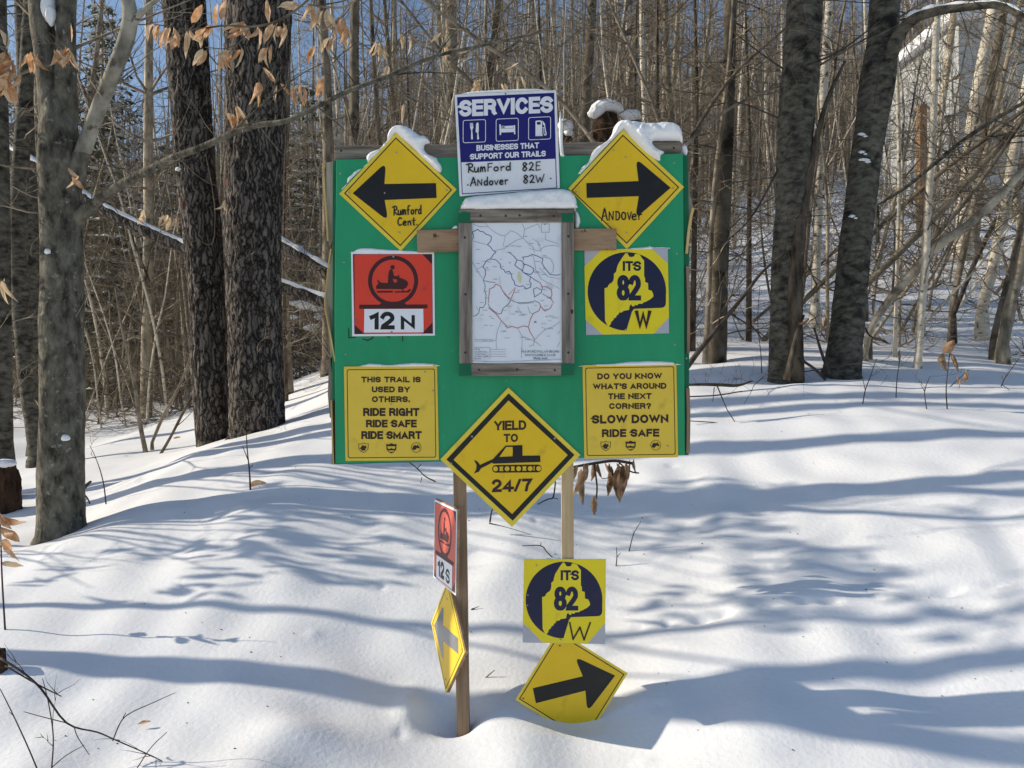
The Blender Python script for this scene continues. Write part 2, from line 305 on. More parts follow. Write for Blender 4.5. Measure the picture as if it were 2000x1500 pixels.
def H1(x, y): return float(H(np.array([x]), np.array([y]))[0])
def ground_at(px, py, lo=2.0):
    Y = np.concatenate([np.linspace(lo, 8, 900), np.linspace(8, 40, 900)]); x = (px - 1000) / F * Y; z = CZ - (py - 750) / F * Y
    k = np.nonzero(H(x, Y) >= z)[0]
    i = k[0] if len(k) else len(Y) - 1
    return Vector((x[i], Y[i], H1(x[i], Y[i])))
def snow_ground():
    u = np.linspace(-1, 1, 521); xs = np.sign(u) * (2.9 * np.abs(u) + 87 * np.abs(u) ** 6)
    v = np.linspace(0, 1, 560); ys = np.concatenate([np.linspace(-12, 1.6, 40)[:-1], 1.6 + 5.4 * np.linspace(0, 1, 330)[:-1], 7 + 103 * np.linspace(0, 1, 190) ** 2.2])
    X, Y = np.meshgrid(xs, ys); Z = H(X, Y)
    ny, nx = X.shape
    me = bpy.data.meshes.new("snow_ground")
    vs = np.stack([X, Y, Z], -1).reshape(-1, 3)
    i = np.arange(ny * nx).reshape(ny, nx)
    q = np.stack([i[:-1, :-1], i[:-1, 1:], i[1:, 1:], i[1:, :-1]], -1).reshape(-1, 4)
    me.from_pydata(vs.tolist(), [], q.tolist()); me.polygons.foreach_set('use_smooth', [True] * len(q))
    me.materials.append(M['snow'])
    o = bpy.data.objects.new("snow_ground", me); COL.objects.link(o); o["kind"] = "structure"
snow_ground()
# ------------------------------------------------------------------ flat graphics for the signs
def z1(k, ox, oy): return lambda *ps: [(ox + x / k, oy + y / k) for x, y in ps]
zA = z1(4.411, 600, 160); zB = z1(4.411, 1000, 160); zC = z1(4.411, 620, 460); zD = z1(4.411, 980, 460)
zE = z1(4.166, 620, 680); zF = z1(4.166, 980, 680); zG = z1(3.0, 780, 960); zM = z1(4.546, 890, 400)
def arc(cx, cy, r, a0, a1, n=24, ry=None):
    ry = ry or r
    return [(cx + r * math.cos(R(a0 + (a1 - a0) * i / n)), cy + ry * math.sin(R(a0 + (a1 - a0) * i / n))) for i in range(n + 1)]
def circle(cx, cy, r, n=40): return arc(cx, cy, r, 0, 360 * (n - 1) / n, n - 1)
def roundpoly(P, r, n=5, only=None):
    out = []; m = len(P)
    for i in range(m):
        if only is not None and i not in only: out.append(P[i]); continue
        p = Vector(P[i]); a = Vector(P[i - 1]) - p; b = Vector(P[(i + 1) % m]) - p
        d = min(r, a.length * 0.45, b.length * 0.45); s = p + a.normalized() * d; e = p + b.normalized() * d
        for k in range(n + 1):
            t = k / n; q = s * (1 - t) ** 2 + p * 2 * t * (1 - t) + e * t * t; out.append((q.x, q.y))
    return out
def inset(P, d):
    m = len(P); ar = sum(P[i][0] * P[(i + 1) % m][1] - P[(i + 1) % m][0] * P[i][1] for i in range(m)); sg = 1 if ar > 0 else -1
    out = []
    for i in range(m):
        p = Vector(P[i]); a = (p - Vector(P[i - 1])).normalized(); b = (Vector(P[(i + 1) % m]) - p).normalized()
        na = Vector((-a.y, a.x)) * sg; nb = Vector((-b.y, b.x)) * sg; bi = na + nb
        bi = bi / max(bi.dot(na), 0.3) if bi.length > 1e-6 else na
        q = p + bi * d; out.append((q.x, q.y))
    return out
def _a(cx, cy, rx, ry, a0, a1, n=7): return [(cx + rx * math.cos(R(a0 + (a1 - a0) * i / n)), cy + ry * math.sin(R(a0 + (a1 - a0) * i / n))) for i in range(n + 1)]
_S = [_a(.5, .74, .5, .26, 20, 180, 7) + _a(.5, .74, .5, .22, 180, 262, 3) + _a(.5, .27, .5, .25, 82, 0, 4) + _a(.5, .26, .5, .26, 0, -165, 8)]
BL = {  # centre lines of a heavy grotesque: width, strokes (0..1 in both directions)
 'A': (.78, [[(0, 0), (.5, 1), (1, 0)], [(.2, .26), (.8, .26)]]), 'B': (.66, [[(0, 0), (0, 1), (.6, 1)] + _a(.6, .76, .34, .24, 80, -80) + [(.02, .52)], [(0, 0), (.6, 0)] + _a(.62, .26, .38, .26, -80, 80)]),
 'C': (.72, [_a(.52, .5, .5, .5, 38, 322, 16)]), 'D': (.7, [[(0, 0), (0, 1), (.45, 1)] + _a(.45, .5, .55, .5, 80, -80, 10) + [(.45, 0), (0, 0)]]),
 'E': (.58, [[(1, 1), (0, 1), (0, 0), (1, 0)], [(0, .52), (.92, .52)]]), 'F': (.54, [[(1, 1), (0, 1), (0, 0)], [(0, .5), (.88, .5)]]),
 'G': (.76, [_a(.5, .5, .5, .5, 40, 300, 15) + [(.95, .22), (.95, .46), (.56, .46)], [(.97, .3), (.97, 0)]]), 'H': (.68, [[(0, 0), (0, 1)], [(1, 0), (1, 1)], [(0, .52), (1, .52)]]),
 'I': (.0, [[(0, 0), (0, 1)]]), 'J': (.5, [[(1, 1), (1, .3)] + _a(.5, .3, .5, .3, -10, -170, 8)]), 'K': (.7, [[(0, 0), (0, 1)], [(.95, 1), (.06, .36)], [(.32, .58), (1, 0)]]), 'L': (.54, [[(0, 1), (0, 0), (1, 0)]]),
 'M': (.86, [[(0, 0), (0, 1), (.5, .1), (1, 1), (1, 0)]]), 'N': (.68, [[(0, 0), (0, 1), (1, 0), (1, 1)]]), 'O': (.76, [_a(.5, .5, .5, .5, 90, 450, 24)]),
 'P': (.62, [[(0, 0), (0, 1), (.6, 1)] + _a(.6, .74, .4, .26, 80, -80) + [(0, .47)]]), 'R': (.68, [[(0, 0), (0, 1), (.6, 1)] + _a(.6, .75, .36, .25, 80, -80) + [(0, .48)], [(.55, .46), (.86, .34), (.9, .1), (1, 0)]]),
 'S': (.66, _S), 'T': (.66, [[(0, 1), (1, 1)], [(.5, 1), (.5, 0)]]), 'U': (.68, [[(0, 1), (0, .32)] + _a(.5, .32, .5, .32, 190, 350, 9) + [(1, .32), (1, 1)]]), 'V': (.74, [[(0, 1), (.5, 0), (1, 1)]]),
 'W': (1.1, [[(0, 1), (.25, 0), (.5, .95), (.75, 0), (1, 1)]]), 'X': (.74, [[(0, 0), (1, 1)], [(0, 1), (1, 0)]]), 'Y': (.74, [[(0, 1), (.5, .42), (1, 1)], [(.5, .46), (.5, 0)]]),
 '1': (.26, [[(1, 0), (1, 1), (.55, .82), (-.1, .74)]]), '2': (.6, [_a(.5, .7, .48, .3, 165, -20, 8) + [(.7, .42), (.1, .1), (.06, 0), (1, 0)]]), '4': (.64, [[(1.1, .24), (0, .24), (.72, 1), (.72, 0)]]),
 '7': (.58, [[(0, 1), (1, 1), (.55, .5), (.4, 0)]]), '8': (.62, [_a(.5, .75, .43, .25, -90, 270, 16), _a(.5, .25, .5, .27, 90, 450, 16)]), '.': (.0, [[(0, 0), (0, .06)]]), "'": (.0, [[(0, .72), (0, 1)]]),
 '/': (.36, [[(0, -.02), (1, 1.02)]]), '?': (.56, [_a(.5, .74, .48, .26, 170, -40, 8) + [(.52, .4), (.5, .28)], [(.5, 0), (.5, .04)]]), ' ': (.12, []),
}
GL = {  # pen strokes of a felt marker, baseline 0, cap height 1
 'R': (.62, [[(.12, .0), (.16, .5), (.14, 1)], [(-.12, .9), (.3, 1.02), (.55, .86), (.5, .62), (.17, .48), (.42, .2), (.66, .02)]]),
 'u': (.5, [[(.02, .55), (.03, .15), (.16, .0), (.34, .1), (.42, .5), (.43, .1), (.5, .0)]]),
 'm': (.66, [[(.04, .0), (.06, .5), (.2, .52), (.27, .02)], [(.28, .4), (.42, .55), (.5, .4), (.55, .0)]]),
 'f': (.42, [[(.12, -.02), (.12, .9), (.4, .98)], [(-.04, .5), (.36, .52)]]),
 'F': (.5, [[(.1, .0), (.12, .95)], [(.1, .95), (.5, .98)], [(.1, .5), (.42, .53)]]),
 'o': (.48, [[(.24, .5), (.08, .42), (.04, .16), (.2, .0), (.38, .1), (.4, .4), (.24, .5)]]),
 'r': (.38, [[(.06, .52), (.1, .0)], [(.1, .34), (.22, .5), (.38, .5)]]),
 'd': (.5, [[(.4, .48), (.16, .5), (.04, .24), (.16, .0), (.38, .12)], [(.42, 1.0), (.4, .5), (.42, .0)]]),
 'C': (.56, [[(.5, .86), (.3, 1.0), (.06, .7), (.04, .3), (.24, .02), (.54, .12)]]),
 'e': (.46, [[(.06, .26), (.38, .32), (.32, .5), (.12, .5), (.03, .22), (.16, .0), (.42, .06)]]),
 'n': (.48, [[(.06, .52), (.08, .0)], [(.08, .34), (.24, .52), (.38, .42), (.42, .0)]]),
 't': (.4, [[(.2, .95), (.2, .1), (.3, .0)], [(-.02, .58), (.42, .62)]]),
 '.': (.2, [[(.06, .0), (.12, .03)]]),
 'A': (.66, [[(.0, .0), (.18, .55), (.34, 1.0), (.5, .5), (.64, .02)], [(.08, .34), (.56, .4)]]),
 'N': (.64, [[(.06, .0), (.08, .72)], [(.09, .7), (.5, .04)], [(.5, .04), (.54, .74)]]),
 'D': (.56, [[(.08, .02), (.1, .72)], [(.03, .72), (.36, .68), (.5, .36), (.34, .04), (.08, .03)]]),
 'O': (.56, [[(.28, .66), (.08, .52), (.06, .2), (.26, .02), (.46, .16), (.46, .5), (.28, .66)]]),
 'V': (.5, [[(.02, .6), (.22, .02)], [(.22, .02), (.46, .64)]]),
 'v': (.46, [[(.02, .5), (.2, .0)], [(.2, .0), (.42, .54)]]),
 '8': (.52, [[(.44, .84), (.24, 1.0), (.08, .8), (.24, .54), (.44, .28), (.26, .0), (.06, .2), (.2, .5), (.42, .76), (.44, .84)]]),
 '2': (.54, [[(.06, .78), (.24, .98), (.44, .76), (.3, .4), (.06, .04)], [(.06, .04), (.28, .1), (.52, .0)]]),
 'E': (.52, [[(.1, .98), (.08, .0)], [(.1, .98), (.5, 1.0)], [(.1, .52), (.42, .54)], [(.08, .0), (.52, .04)]]),
 'W': (.86, [[(.0, .9), (.2, .02)], [(.2, .02), (.44, .62)], [(.44, .62), (.6, .04)], [(.6, .04), (.86, .98)]]),
 'L': (.56, [[(.06, 1.0), (.04, .02)], [(.04, .02), (.5, .06)]]), ' ': (.5, []), 's': (.4, [[(.36, .5), (.1, .46), (.3, .24), (.04, .02)]]), 'p': (.4, [[(.06, .5), (.06, -.4)], [(.06, .4), (.3, .4), (.3, .05), (.06, .05)]]),
}
class Sign:
    """a flat sign: everything is authored on its own plane in photo pixels and built in metres round its centre"""
    def __init__(s, name, label, Y, cx, cy, cat="sign", group=None, thick=0.0025, step=0.00035):
        s.Y = Y; s.cx = cx; s.cy = cy; s.k = Y / F; s.root = thing(name, label, cat, W(cx, cy, Y), group); s.lay = 0; s.thick = thick; s.step = step
        s.dummy = None
    def loc(s, p): return ((p[0] - s.cx) * s.k, -(p[1] - s.cy) * s.k)
    def put(s, mb, name, mats, smooth=False):
        return mb.build(name, mats, s.root, off=(0, 0, 0), smooth=smooth)
    def prism(s, poly, name, mats, y0=0.0, y1=None, bevel=0.0):
        y1 = s.thick if y1 is None else y1
        P = [s.loc(p) for p in poly]; n = len(P)
        if sum(P[i][0] * P[(i + 1) % n][1] - P[(i + 1) % n][0] * P[i][1] for i in range(n)) < 0: P.reverse()
        tri = tessellate_polygon([[Vector((x, z, 0)) for x, z in P]])
        tri = [t if (Vector(P[t[1]]) - Vector(P[t[0]])).cross(Vector(P[t[2]]) - Vector(P[t[0]])) > 0 else tuple(reversed(t)) for t in tri]
        mb = MB(); mb.add([(x, y0, z) for x, z in P] + [(x, y1, z) for x, z in P],
                          [tuple(t) for t in tri] + [tuple(i + n for i in reversed(t)) for t in tri] + [(i, i + n, (i + 1) % n + n, (i + 1) % n) for i in range(n)])
        return s.put(mb, name, mats)
    def fill(s, mb, loops, y):
        L = [[Vector((*s.loc(p), 0)) for p in lp] for lp in loops]
        flat = [q for lp in L for q in lp]
        tri = tessellate_polygon(L); out = []
        for t in tri:
            a, b, c = (flat[i] for i in t)
            ar = (b - a).cross(c - a).z
            if abs(ar) < 1e-12: continue
            out.append(t if ar > 0 else tuple(reversed(t)))
        mb.add([(q.x, y, q.y) for q in flat], out)
    def layer(s, shapes, name, mats):
        """shapes: list of loop lists (outer + holes)"""
        s.lay += 1; mb = MB()
        for i, lp in enumerate(shapes): s.fill(mb, lp, -s.lay * s.step - i * 0.00002)
        return s.put(mb, name, mats)
    def text(s, rows, name, mats, bold=0.2):
        """rows: (string, x0, x1, ytop, ybottom, slope[, pen as a share of the height])"""
        s.lay += 1
        for row in rows:
            st, x0, x1, yt, yb, sl = row[:6]; pen = (row[6] if len(row) > 6 else bold) * (yb - yt)
            h = yb - yt; gap = pen / h * 1.42; tot = sum(BL[c][0] for c in st) + gap * (len(st) - 1)
            kx = (x1 - x0 - pen) / tot; cur = 0; mb = MB(); j = 0
            for c in st:
                wd, sk = BL[c]; tmp = MB()
                for P in sk:
                    L = [(x0 + pen / 2 + (cur + a * wd) * kx, yb - pen / 2 - b * (h - pen)) for a, b in P]
                    s.ribbon(tmp, L, pen, 0, clamp=(yt, yb, sl, (x0 + x1) / 2), closed=len(L) > 4 and math.dist(L[0], L[-1]) < 1e-3)
                cur += wd + gap
                if not tmp.f: continue
                V2 = np.array([(v[0] * 100, v[2] * 100) for v in tmp.v]); T = np.array([t for f in tmp.f for t in ((f[0], f[1], f[2]), (f[0], f[2], f[3]))])
                co, _, fa, _, _, _ = delaunay_2d_cdt([Vector(v) for v in V2], [e for f in tmp.f for e in zip(f, f[1:] + f[:1])], [], 0, 1e-5)   # merge the strokes of a letter
                A3, B3, C3 = V2[T[:, 0]], V2[T[:, 1]], V2[T[:, 2]]; cr = lambda u, v: u[..., 0] * v[..., 1] - u[..., 1] * v[..., 0]
                def covered(f):
                    g = np.array(sum((co[i] for i in f), Vector((0, 0))) / 3); a, b, c_ = cr(B3 - A3, g - A3), cr(C3 - B3, g - B3), cr(A3 - C3, g - C3)
                    return bool((((a >= 0) & (b >= 0) & (c_ >= 0)) | ((a <= 0) & (b <= 0) & (c_ <= 0))).any())
                fa = [f for f in fa if covered(f)]
                fs = [f if (co[f[1]] - co[f[0]]).cross(co[f[2]] - co[f[0]]) > 0 else tuple(reversed(f)) for f in fa]
                mb.add([(v.x / 100, -s.lay * s.step, v.y / 100) for v in co], fs)
            s.put(mb, name, mats)
    def ribbon(s, mb, P, w, y, clamp=None, closed=False):
        n = len(P)
        if n < 2: return
        P = [Vector(p) for p in P]; hw = w / 2; vs = []
        if closed: P = P[:-1]; n -= 1
        elif clamp:
            e0 = (P[0] - P[1]).normalized() * hw; e1 = (P[-1] - P[-2]).normalized() * hw
            P[0] = P[0] + e0; P[-1] = P[-1] + e1
        else:
            e0 = (P[0] - P[1]).normalized() * hw * 0.7; e1 = (P[-1] - P[-2]).normalized() * hw * 0.7
            P = [P[0] + e0] + P[1:-1] + [P[-1] + e1]
        for i in range(n):
            if closed: a = (P[i] - P[i - 1]).normalized(); b = (P[(i + 1) % n] - P[i]).normalized()
            else:
                a = (P[i] - P[i - 1]).normalized() if i else (P[1] - P[0]).normalized()
                b = (P[i + 1] - P[i]).normalized() if i < n - 1 else a
            t = a + b
            t = t.normalized() if t.length > 1e-6 else a
            nn = Vector((-t.y, t.x)); sc = hw / max(nn.dot(Vector((-a.y, a.x))), 0.34 if clamp else 0.5)
            if i in (0, n - 1) and not clamp: sc *= 0.75
            for sg in (-1, 1):
                x, z = P[i].x + sg * nn.x * sc, P[i].y + sg * nn.y * sc
                if clamp: z = min(max(z, clamp[0]), clamp[1]) + clamp[2] * (x - clamp[3])
                q = s.loc((x, z)); vs.append((q[0], y, q[1]))
        m = n if closed else n - 1
        mb.add(vs, [(2 * i, 2 * i + 1, 2 * ((i + 1) % n) + 1, 2 * ((i + 1) % n)) for i in range(m)])
    def strokes(s, lines, name, mats, w):
        s.lay += 1; mb = MB()
        for i, P in enumerate(lines): s.ribbon(mb, P, w, -s.lay * s.step - i * 0.00003)
        s.lay += int(len(lines) * 0.00003 / s.step)
        return s.put(mb, name, mats)
    def handwriting(s, rows, name, mats, w=2.6):
        for st, x0, x1, yt, yb, sl in rows:
            lines = []
            tot = sum(GL[c][0] + 0.13 for c in st); cur = 0
            for c in st:
                wd, sk = GL[c]
                for stroke in sk:
                    pts3 = smooth_path([(a, b, 0, 0) for a, b in stroke], 3)
                    L = []
                    for q in pts3:
                        px = x0 + (x1 - x0) * (cur + q[0]) / tot; py = yb + (yt - yb) * q[1] + sl * (px - (x0 + x1) / 2); L.append((px, py))
                    lines.append(L)
                cur += wd + 0.13
            s.strokes(lines, name, mats, w)
    def screws(s, pts_, r=2.2, mats=None):
        for px, py in pts_:
            x, z = s.loc((px, py)); mb = MB(); rr = r * s.k; y = -s.lay * s.step
            ring = [(x + rr * math.cos(a), y, z + rr * math.sin(a)) for a in [i * math.pi / 4 for i in range(8)]]
            ring2 = [(x + rr * .7 * math.cos(a), y - rr * .5, z + rr * .7 * math.sin(a)) for a in [i * math.pi / 4 for i in range(8)]]
            mb.add(ring + ring2, [tuple((i, (i + 1) % 8, (i + 1) % 8 + 8, i + 8)) for i in range(8)] + [tuple(range(8, 16))])
            s.put(mb, "screw", mats or M['screw'], smooth=True)
def arrow_poly(tip, h1, i1, t1, t2, i2, h2, r=5): return roundpoly([tip, h1, i1, t1, t2, i2, h2], r, 5, only=(1, 6))

YB = 2.80   # front face of the green board
# ------------------------------------------------------------------ the sign board itself
board = thing("sign_board", "large green plywood notice board on two wooden posts standing in the snow", "notice board", (W(1000, 600, YB).x, YB, H1(0, 2.84)))
def bpart(name, m, polys, y0, y1, Yref=None, smooth=False, bev=0):
    mb = MB()
    for p in polys: pxprism(mb, p, y0, y1, Yref or y0)
    o = mb.build(name, m, board, smooth=smooth)
    if bev:
        md = o.modifiers.new("bevel", 'BEVEL'); md.width = bev; md.segments = 2
    return o
bpart("panel", M['green'], [[(657, 312), (1000, 305.5), (1334, 300.5), (1336, 600), (1337.5, 889), (1000, 898), (655, 905), (653.5, 600)]], YB, YB + 0.011, YB, bev=0.001)
tag(bpart("backing_panel", M['green_dark'], [[(650, 314), (1344, 303), (1347, 600), (1345, 889), (648, 907), (649, 600)]], YB + 0.013, YB + 0.026, YB + 0.013, bev=0.001), "darker second sheet of green plywood behind the front one")
bpart("top_rail", M['wood_grey_h'], [[(653, 284), (1000, 280), (1331, 274.5), (1331, 330), (653, 340)]], YB + 0.028, YB + 0.066, YB + 0.028, bev=0.002)
bpart("post", M['wood_post'], [[(882, 320), (907, 320), (909.5, 930), (917, 1450), (892, 1450), (885, 930)]], YB + 0.0275, YB + 0.075, YB + 0.03, bev=0.002)
tag(bpart("post", M['wood_pale'], [[(1095, 320), (1118, 320), (1120, 905), (1122, 1450), (1099, 1450), (1097, 905)]], YB + 0.0275, YB + 0.07, YB + 0.03, bev=0.002), "pale new pine post on the right")
bpart("crosspiece", M['wood_brown'], [[(814, 449.5), (893, 447.8), (1121, 446.8), (1204, 446.5), (1204, 487.5), (1121, 488.5), (893, 491), (815, 492)]], YB - 0.019, YB - 0.0055, YB - 0.019, bev=0.0015)
bpart("plywood_edge", M['ply'], [[(637, 318), (650, 315), (650, 470), (643, 480), (638, 440)], [(650, 490), (651, 760), (645, 690), (640, 640), (634, 592), (639, 545)]], YB + 0.02, YB + 0.0265, YB + 0.02)
bpart("plywood_edge", M['wood_grey'], [[(643, 700), (652, 695), (652, 785), (650, 820), (644, 815), (640, 770)]], YB + 0.02, YB + 0.026, YB + 0.02)
bpart("plywood_edge", M['ply'], [[(1335, 302), (1342, 304), (1348, 380), (1354, 408), (1340, 480), (1337, 480)]], YB + 0.0135 + 0.014, YB + 0.034, YB + 0.028)
def strip(rows, w, y0, y1, m):
    s_ = []
    L = smooth_path([(a, b, 0, 0) for a, b in rows], 4)
    left = [(p[0] - w / 2, p[1]) for p in L]; right = [(p[0] + w / 2, p[1]) for p in reversed(L)]
    bpart("veneer_strip", m, [left + right], y0, y1, y0)
strip([(630, 318), (632, 350), (637, 420), (640, 470)], 3.2, YB + 0.01, YB + 0.016, M['splinter'])
strip([(646, 486), (641, 520), (637.5, 555), (634, 594), (640, 630), (647, 665), (654, 706)], 2.6, YB + 0.006, YB + 0.012, M['splinter'])
strip([(640, 600), (645, 641), (650, 680), (655, 700)], 3.0, YB + 0.0125, YB + 0.0195, M['ply'])
strip([(647, 782), (649, 850), (651, 906)], 3.0, YB + 0.008, YB + 0.0125, M['splinter'])
strip([(651.5, 782), (653, 850), (654, 904)], 2.4, YB + 0.004, YB + 0.0127, M['rot'])
strip([(1354, 406), (1347, 440), (1341, 495)], 5, YB + 0.004, YB + 0.012, M['splinter'])
strip([(1343, 520), (1345, 600), (1344.5, 690)], 5.5, YB + 0.004, YB + 0.0125, M['wood_post'])
strip([(1343.5, 758), (1345, 810), (1344, 885)], 7, YB + 0.005, YB + 0.0125, M['wood_post'])
for px, py in [(665, 339), (672, 512), (675, 692), (1322, 495), (1317, 318), (1318.5, 673), (1341, 700), (847, 336), (676, 885)]:
    c = W(px, py, YB); mb = MB(); r_ = 0.0035
    mb.add([(c.x + r_ * math.cos(i * math.pi / 4), YB - 0.0002, c.z + r_ * math.sin(i * math.pi / 4)) for i in range(8)] + [(c.x + .6 * r_ * math.cos(i * math.pi / 4), YB - 0.002, c.z + .6 * r_ * math.sin(i * math.pi / 4)) for i in range(8)],
           [(i, (i + 1) % 8, (i + 1) % 8 + 8, i + 8) for i in range(8)] + [tuple(range(8, 16))])
    mb.build("screw", M['screw'], board)
for px, py in [(666.5, 294.5), (1316, 289)]:
    c = W(px, py, YB + 0.028); mb = MB(); r_ = 0.0045
    mb.add([(c.x + r_ * math.cos(i * math.pi / 4), YB + 0.0275, c.z + r_ * math.sin(i * math.pi / 4)) for i in range(8)], [tuple(range(8))]); mb.build("screw", M['rust'], board)
# half hidden marker scrawl on the green paint
sc_ = Sign("scrawl", None, YB - 0.0004, 740, 658); COL.objects.unlink(sc_.root); bpy.data.objects.remove(sc_.root)
sc_.root = board
def scput(mb, name, mats, smooth=False): 
    c = W(740, 658, YB - 0.0004); mb.v = [(x + c.x, y + c.y, z + c.z) for x, y, z in mb.v]
    return mb.build(name, mats, board, smooth=False)
sc_.put = scput
sc_.strokes([[(681, 642), (681.5, 660)], [(681, 660), (694, 658.5)], [(709, 662), (718, 665), (727, 661), (729, 657)], [(757, 657), (761, 660)], [(786, 650), (786.5, 666)]], "handwriting", M['marker'], 2.6)

# ------------------------------------------------------------------ signs on the board
YS = YB - 0.0035
s = Sign("arrow_sign", "yellow diamond sign with black left arrow, marked Rumford Cent.", YS, 777, 375)
s.prism([(662.5, 378.6), (773.3, 259.7), (892, 369.8), (782.6, 490.4)], "plate", M['yellow_edge'])
o1 = [(672, 377.6), (773.1, 268.4), (883, 370.8), (782, 480.8)]
s.layer([[inset(o1, -0.4)]], "face", M['yellow'])
s.layer([[o1, inset(o1, 2.0)]], "border_line", M['brownblack'])
s.layer([[arrow_poly((689, 377.6), (754, 317), (750.8, 359.5), (851.6, 357.7), (852.8, 386.7), (751.4, 390.8), (758.5, 432), 17)]], "arrow", M['black'])
s.handwriting([("Rumford", 768, 825, 402, 419, -0.05), ("Cent.", 777, 818, 425, 440, -0.03)], "handwriting", M['marker'], 2.7)
s.screws([(774.6, 298), (681, 377), (873, 372), (780.5, 454), (751.5, 377)], 1.7)
s = Sign("arrow_sign", "yellow diamond sign with black right arrow, marked Andover", YS, 1222, 369)
s.prism([(1110, 367.8), (1217.2, 253.4), (1336, 365.2), (1224.3, 486.5)], "plate", M['yellow_edge'])
o1 = [(1115.8, 372.5), (1216.5, 263.2), (1326.5, 365.8), (1224, 476.3)]
s.layer([[inset(o1, -0.4)]], "face", M['yellow'])
s.layer([[o1, inset(o1, 2.0)]], "border_line", M['brownblack'])
s.layer([[arrow_poly((1309.8, 366.8), (1241.5, 309), (1247, 353.8), (1145, 357.7), (1145.8, 386.7), (1247.6, 383.3), (1240.5, 427), 17)]], "arrow", M['black'])
s.handwriting([("ANDOV", 1175, 1236, 407, 430, -0.03), ("er", 1234, 1256, 409, 429, -0.03)], "handwriting", M['marker'], 2.8)
s.screws([(1222, 307), (1125, 374.5), (1314, 367.5), (1223.5, 454.5), (1198.5, 294), (1187, 437)], 1.7)

YV = YB - 0.012
s = Sign("services_sign", "blue and white SERVICES sign topping the board, with food, bed and fuel symbols", YV, 990, 280, thick=0.004)
s.prism(roundpoly([(887.8, 185), (1086.6, 176), (1093.5, 367.4), (897.6, 383.5)], 2.5), "plate", M['white'])
s.layer([[[(892.5, 189.8), (1082.3, 181.2), (1085.9, 309.6), (899.6, 316.8)]]], "blue_panel", M['blue'])
fr = [(899.6, 316.9), (1085.9, 309.7), (1088, 367.9), (902.4, 379.4)]
s.layer([[fr, [(901, 317.3), (1084.5, 310.2), (1086.4, 366.5), (903.6, 377.8)]]], "border_line", M['blue'])
sl = -0.045
s.text([("SERVICES", 897, 1080, 191.8, 224.2, sl, 0.24)], "title", M['white'])
s.text([("BUSINESSES THAT", 930.5, 1052.8, 281, 292.3, sl, 0.22), ("SUPPORT OUR TRAILS", 918.3, 1066, 297.5, 308.8, sl, 0.22)], "lettering", M['white'])
ic = []
for x0, x1, y0, y1 in [(904, 949, 234, 279), (968.4, 1013, 231.4, 276), (1031.8, 1076, 228.5, 273.2)]:
    P = roundpoly([(x0, y0 + 1), (x1, y0 - 1), (x1, y1 - 1), (x0, y1 + 1)], 5); ic.append([P, inset(P, -1.3) if False else inset(P, 1.2)])
s.layer(ic, "symbol_frame", M['white'])
fk = [[zA((1402, 355), (1408, 355), (1409, 390), (1412, 390), (1411, 355), (1418, 355), (1419, 388), (1422, 388), (1421, 355), (1427, 355), (1432, 395), (1424, 412), (1422, 415), (1428, 490), (1420, 500), (1412, 490), (1413, 415), (1404, 400))],
      [zA((1455, 365), (1463, 352), (1474, 352), (1478, 370), (1478, 430), (1474, 435), (1481, 490), (1472, 500), (1464, 492), (1465, 440), (1452, 435))]]
s.layer(fk, "fork_and_knife_symbol", M['white'])
bd = [[zA((1655, 368), (1668, 367), (1671, 405), (1778, 402), (1777, 375), (1790, 374), (1794, 452), (1782, 453), (1781, 434), (1671, 438), (1671, 458), (1658, 459))],
      [zA((1674, 382), (1700, 380), (1702, 400), (1675, 402)), zA((1678, 386), (1697, 384.5), (1698, 396), (1679, 397.5))], [zA((1704, 382), (1774, 378), (1776, 399), (1705, 402))]]
s.layer(bd, "bed_symbol", M['white'])
gp = [[zB((202, 342), (212, 335), (248, 334), (258, 342), (262, 462), (266, 463), (266, 468), (202, 470)), zB((214, 347), (246, 346), (247, 370), (214, 371))],
      [zB((258, 340), (264, 338), (284, 362), (287, 395), (298, 450), (293, 463), (280, 464), (272, 452), (270, 400), (263, 398), (263, 392), (275, 393), (278, 450), (284, 457), (289, 452), (279, 397), (277, 378), (266, 370), (264, 352))]]
s.layer(gp, "fuel_pump_symbol", M['white'])
s.handwriting([("Rum", 913, 952, 319.5, 336.5, -0.05), ("Ford", 951, 1001, 318.5, 334, -0.04), ("82E", 1020, 1058, 317.5, 333.5, -0.06), ("ANdover", 919, 994, 346, 362, -0.05), ("82W", 1022, 1065, 342, 357.5, -0.06)], "handwriting", M['marker'], 2.6)
s.screws([(914, 362), (1075.5, 349.5), (919, 191), (987.5, 184)], 1.6, M['rust'])

# framed map
fm = thing("map_frame", "weathered wooden frame holding the trail map in the middle of the board", "frame", W(1008, 572, YB - 0.03))
def fpart(name, m, poly, y0, y1, bev=0.0015):
    mb = MB(); pxprism(mb, poly, y0, y1, y0); o = mb.build(name, m, fm, smooth=False)
    md = o.modifiers.new("bevel", 'BEVEL'); md.width = bev; md.segments = 2
    return o
y0, y1 = YB - 0.034, YB - 0.0205
fpart("side_rail", M['wood_grey'], [(895.5, 435.3), (922, 435.3), (922.5, 710), (897, 710)], y0, y1)
fpart("side_rail", M['wood_grey'], [(1096.8, 434.2), (1121, 434.2), (1122, 709.6), (1097.5, 709.6)], y0, y1)
fpart("top_rail", M['wood_grey_h'], [(897, 410.5), (1122, 408.8), (1122, 433.6), (896, 434.7)], y0, y1)
fpart("bottom_rail", M['wood_grey_h'], [(896, 710.7), (1121, 710.2), (1121, 733.5), (896, 734.5)], y0, y1)
yk = y0 - 0.0006
fpart("corner_patch", M['green_dark'], [(896, 417), (905, 413), (919, 416), (918.5, 426), (920.5, 434.3), (896.3, 434.4)], yk, y0 + 0.0002, 0.0001)
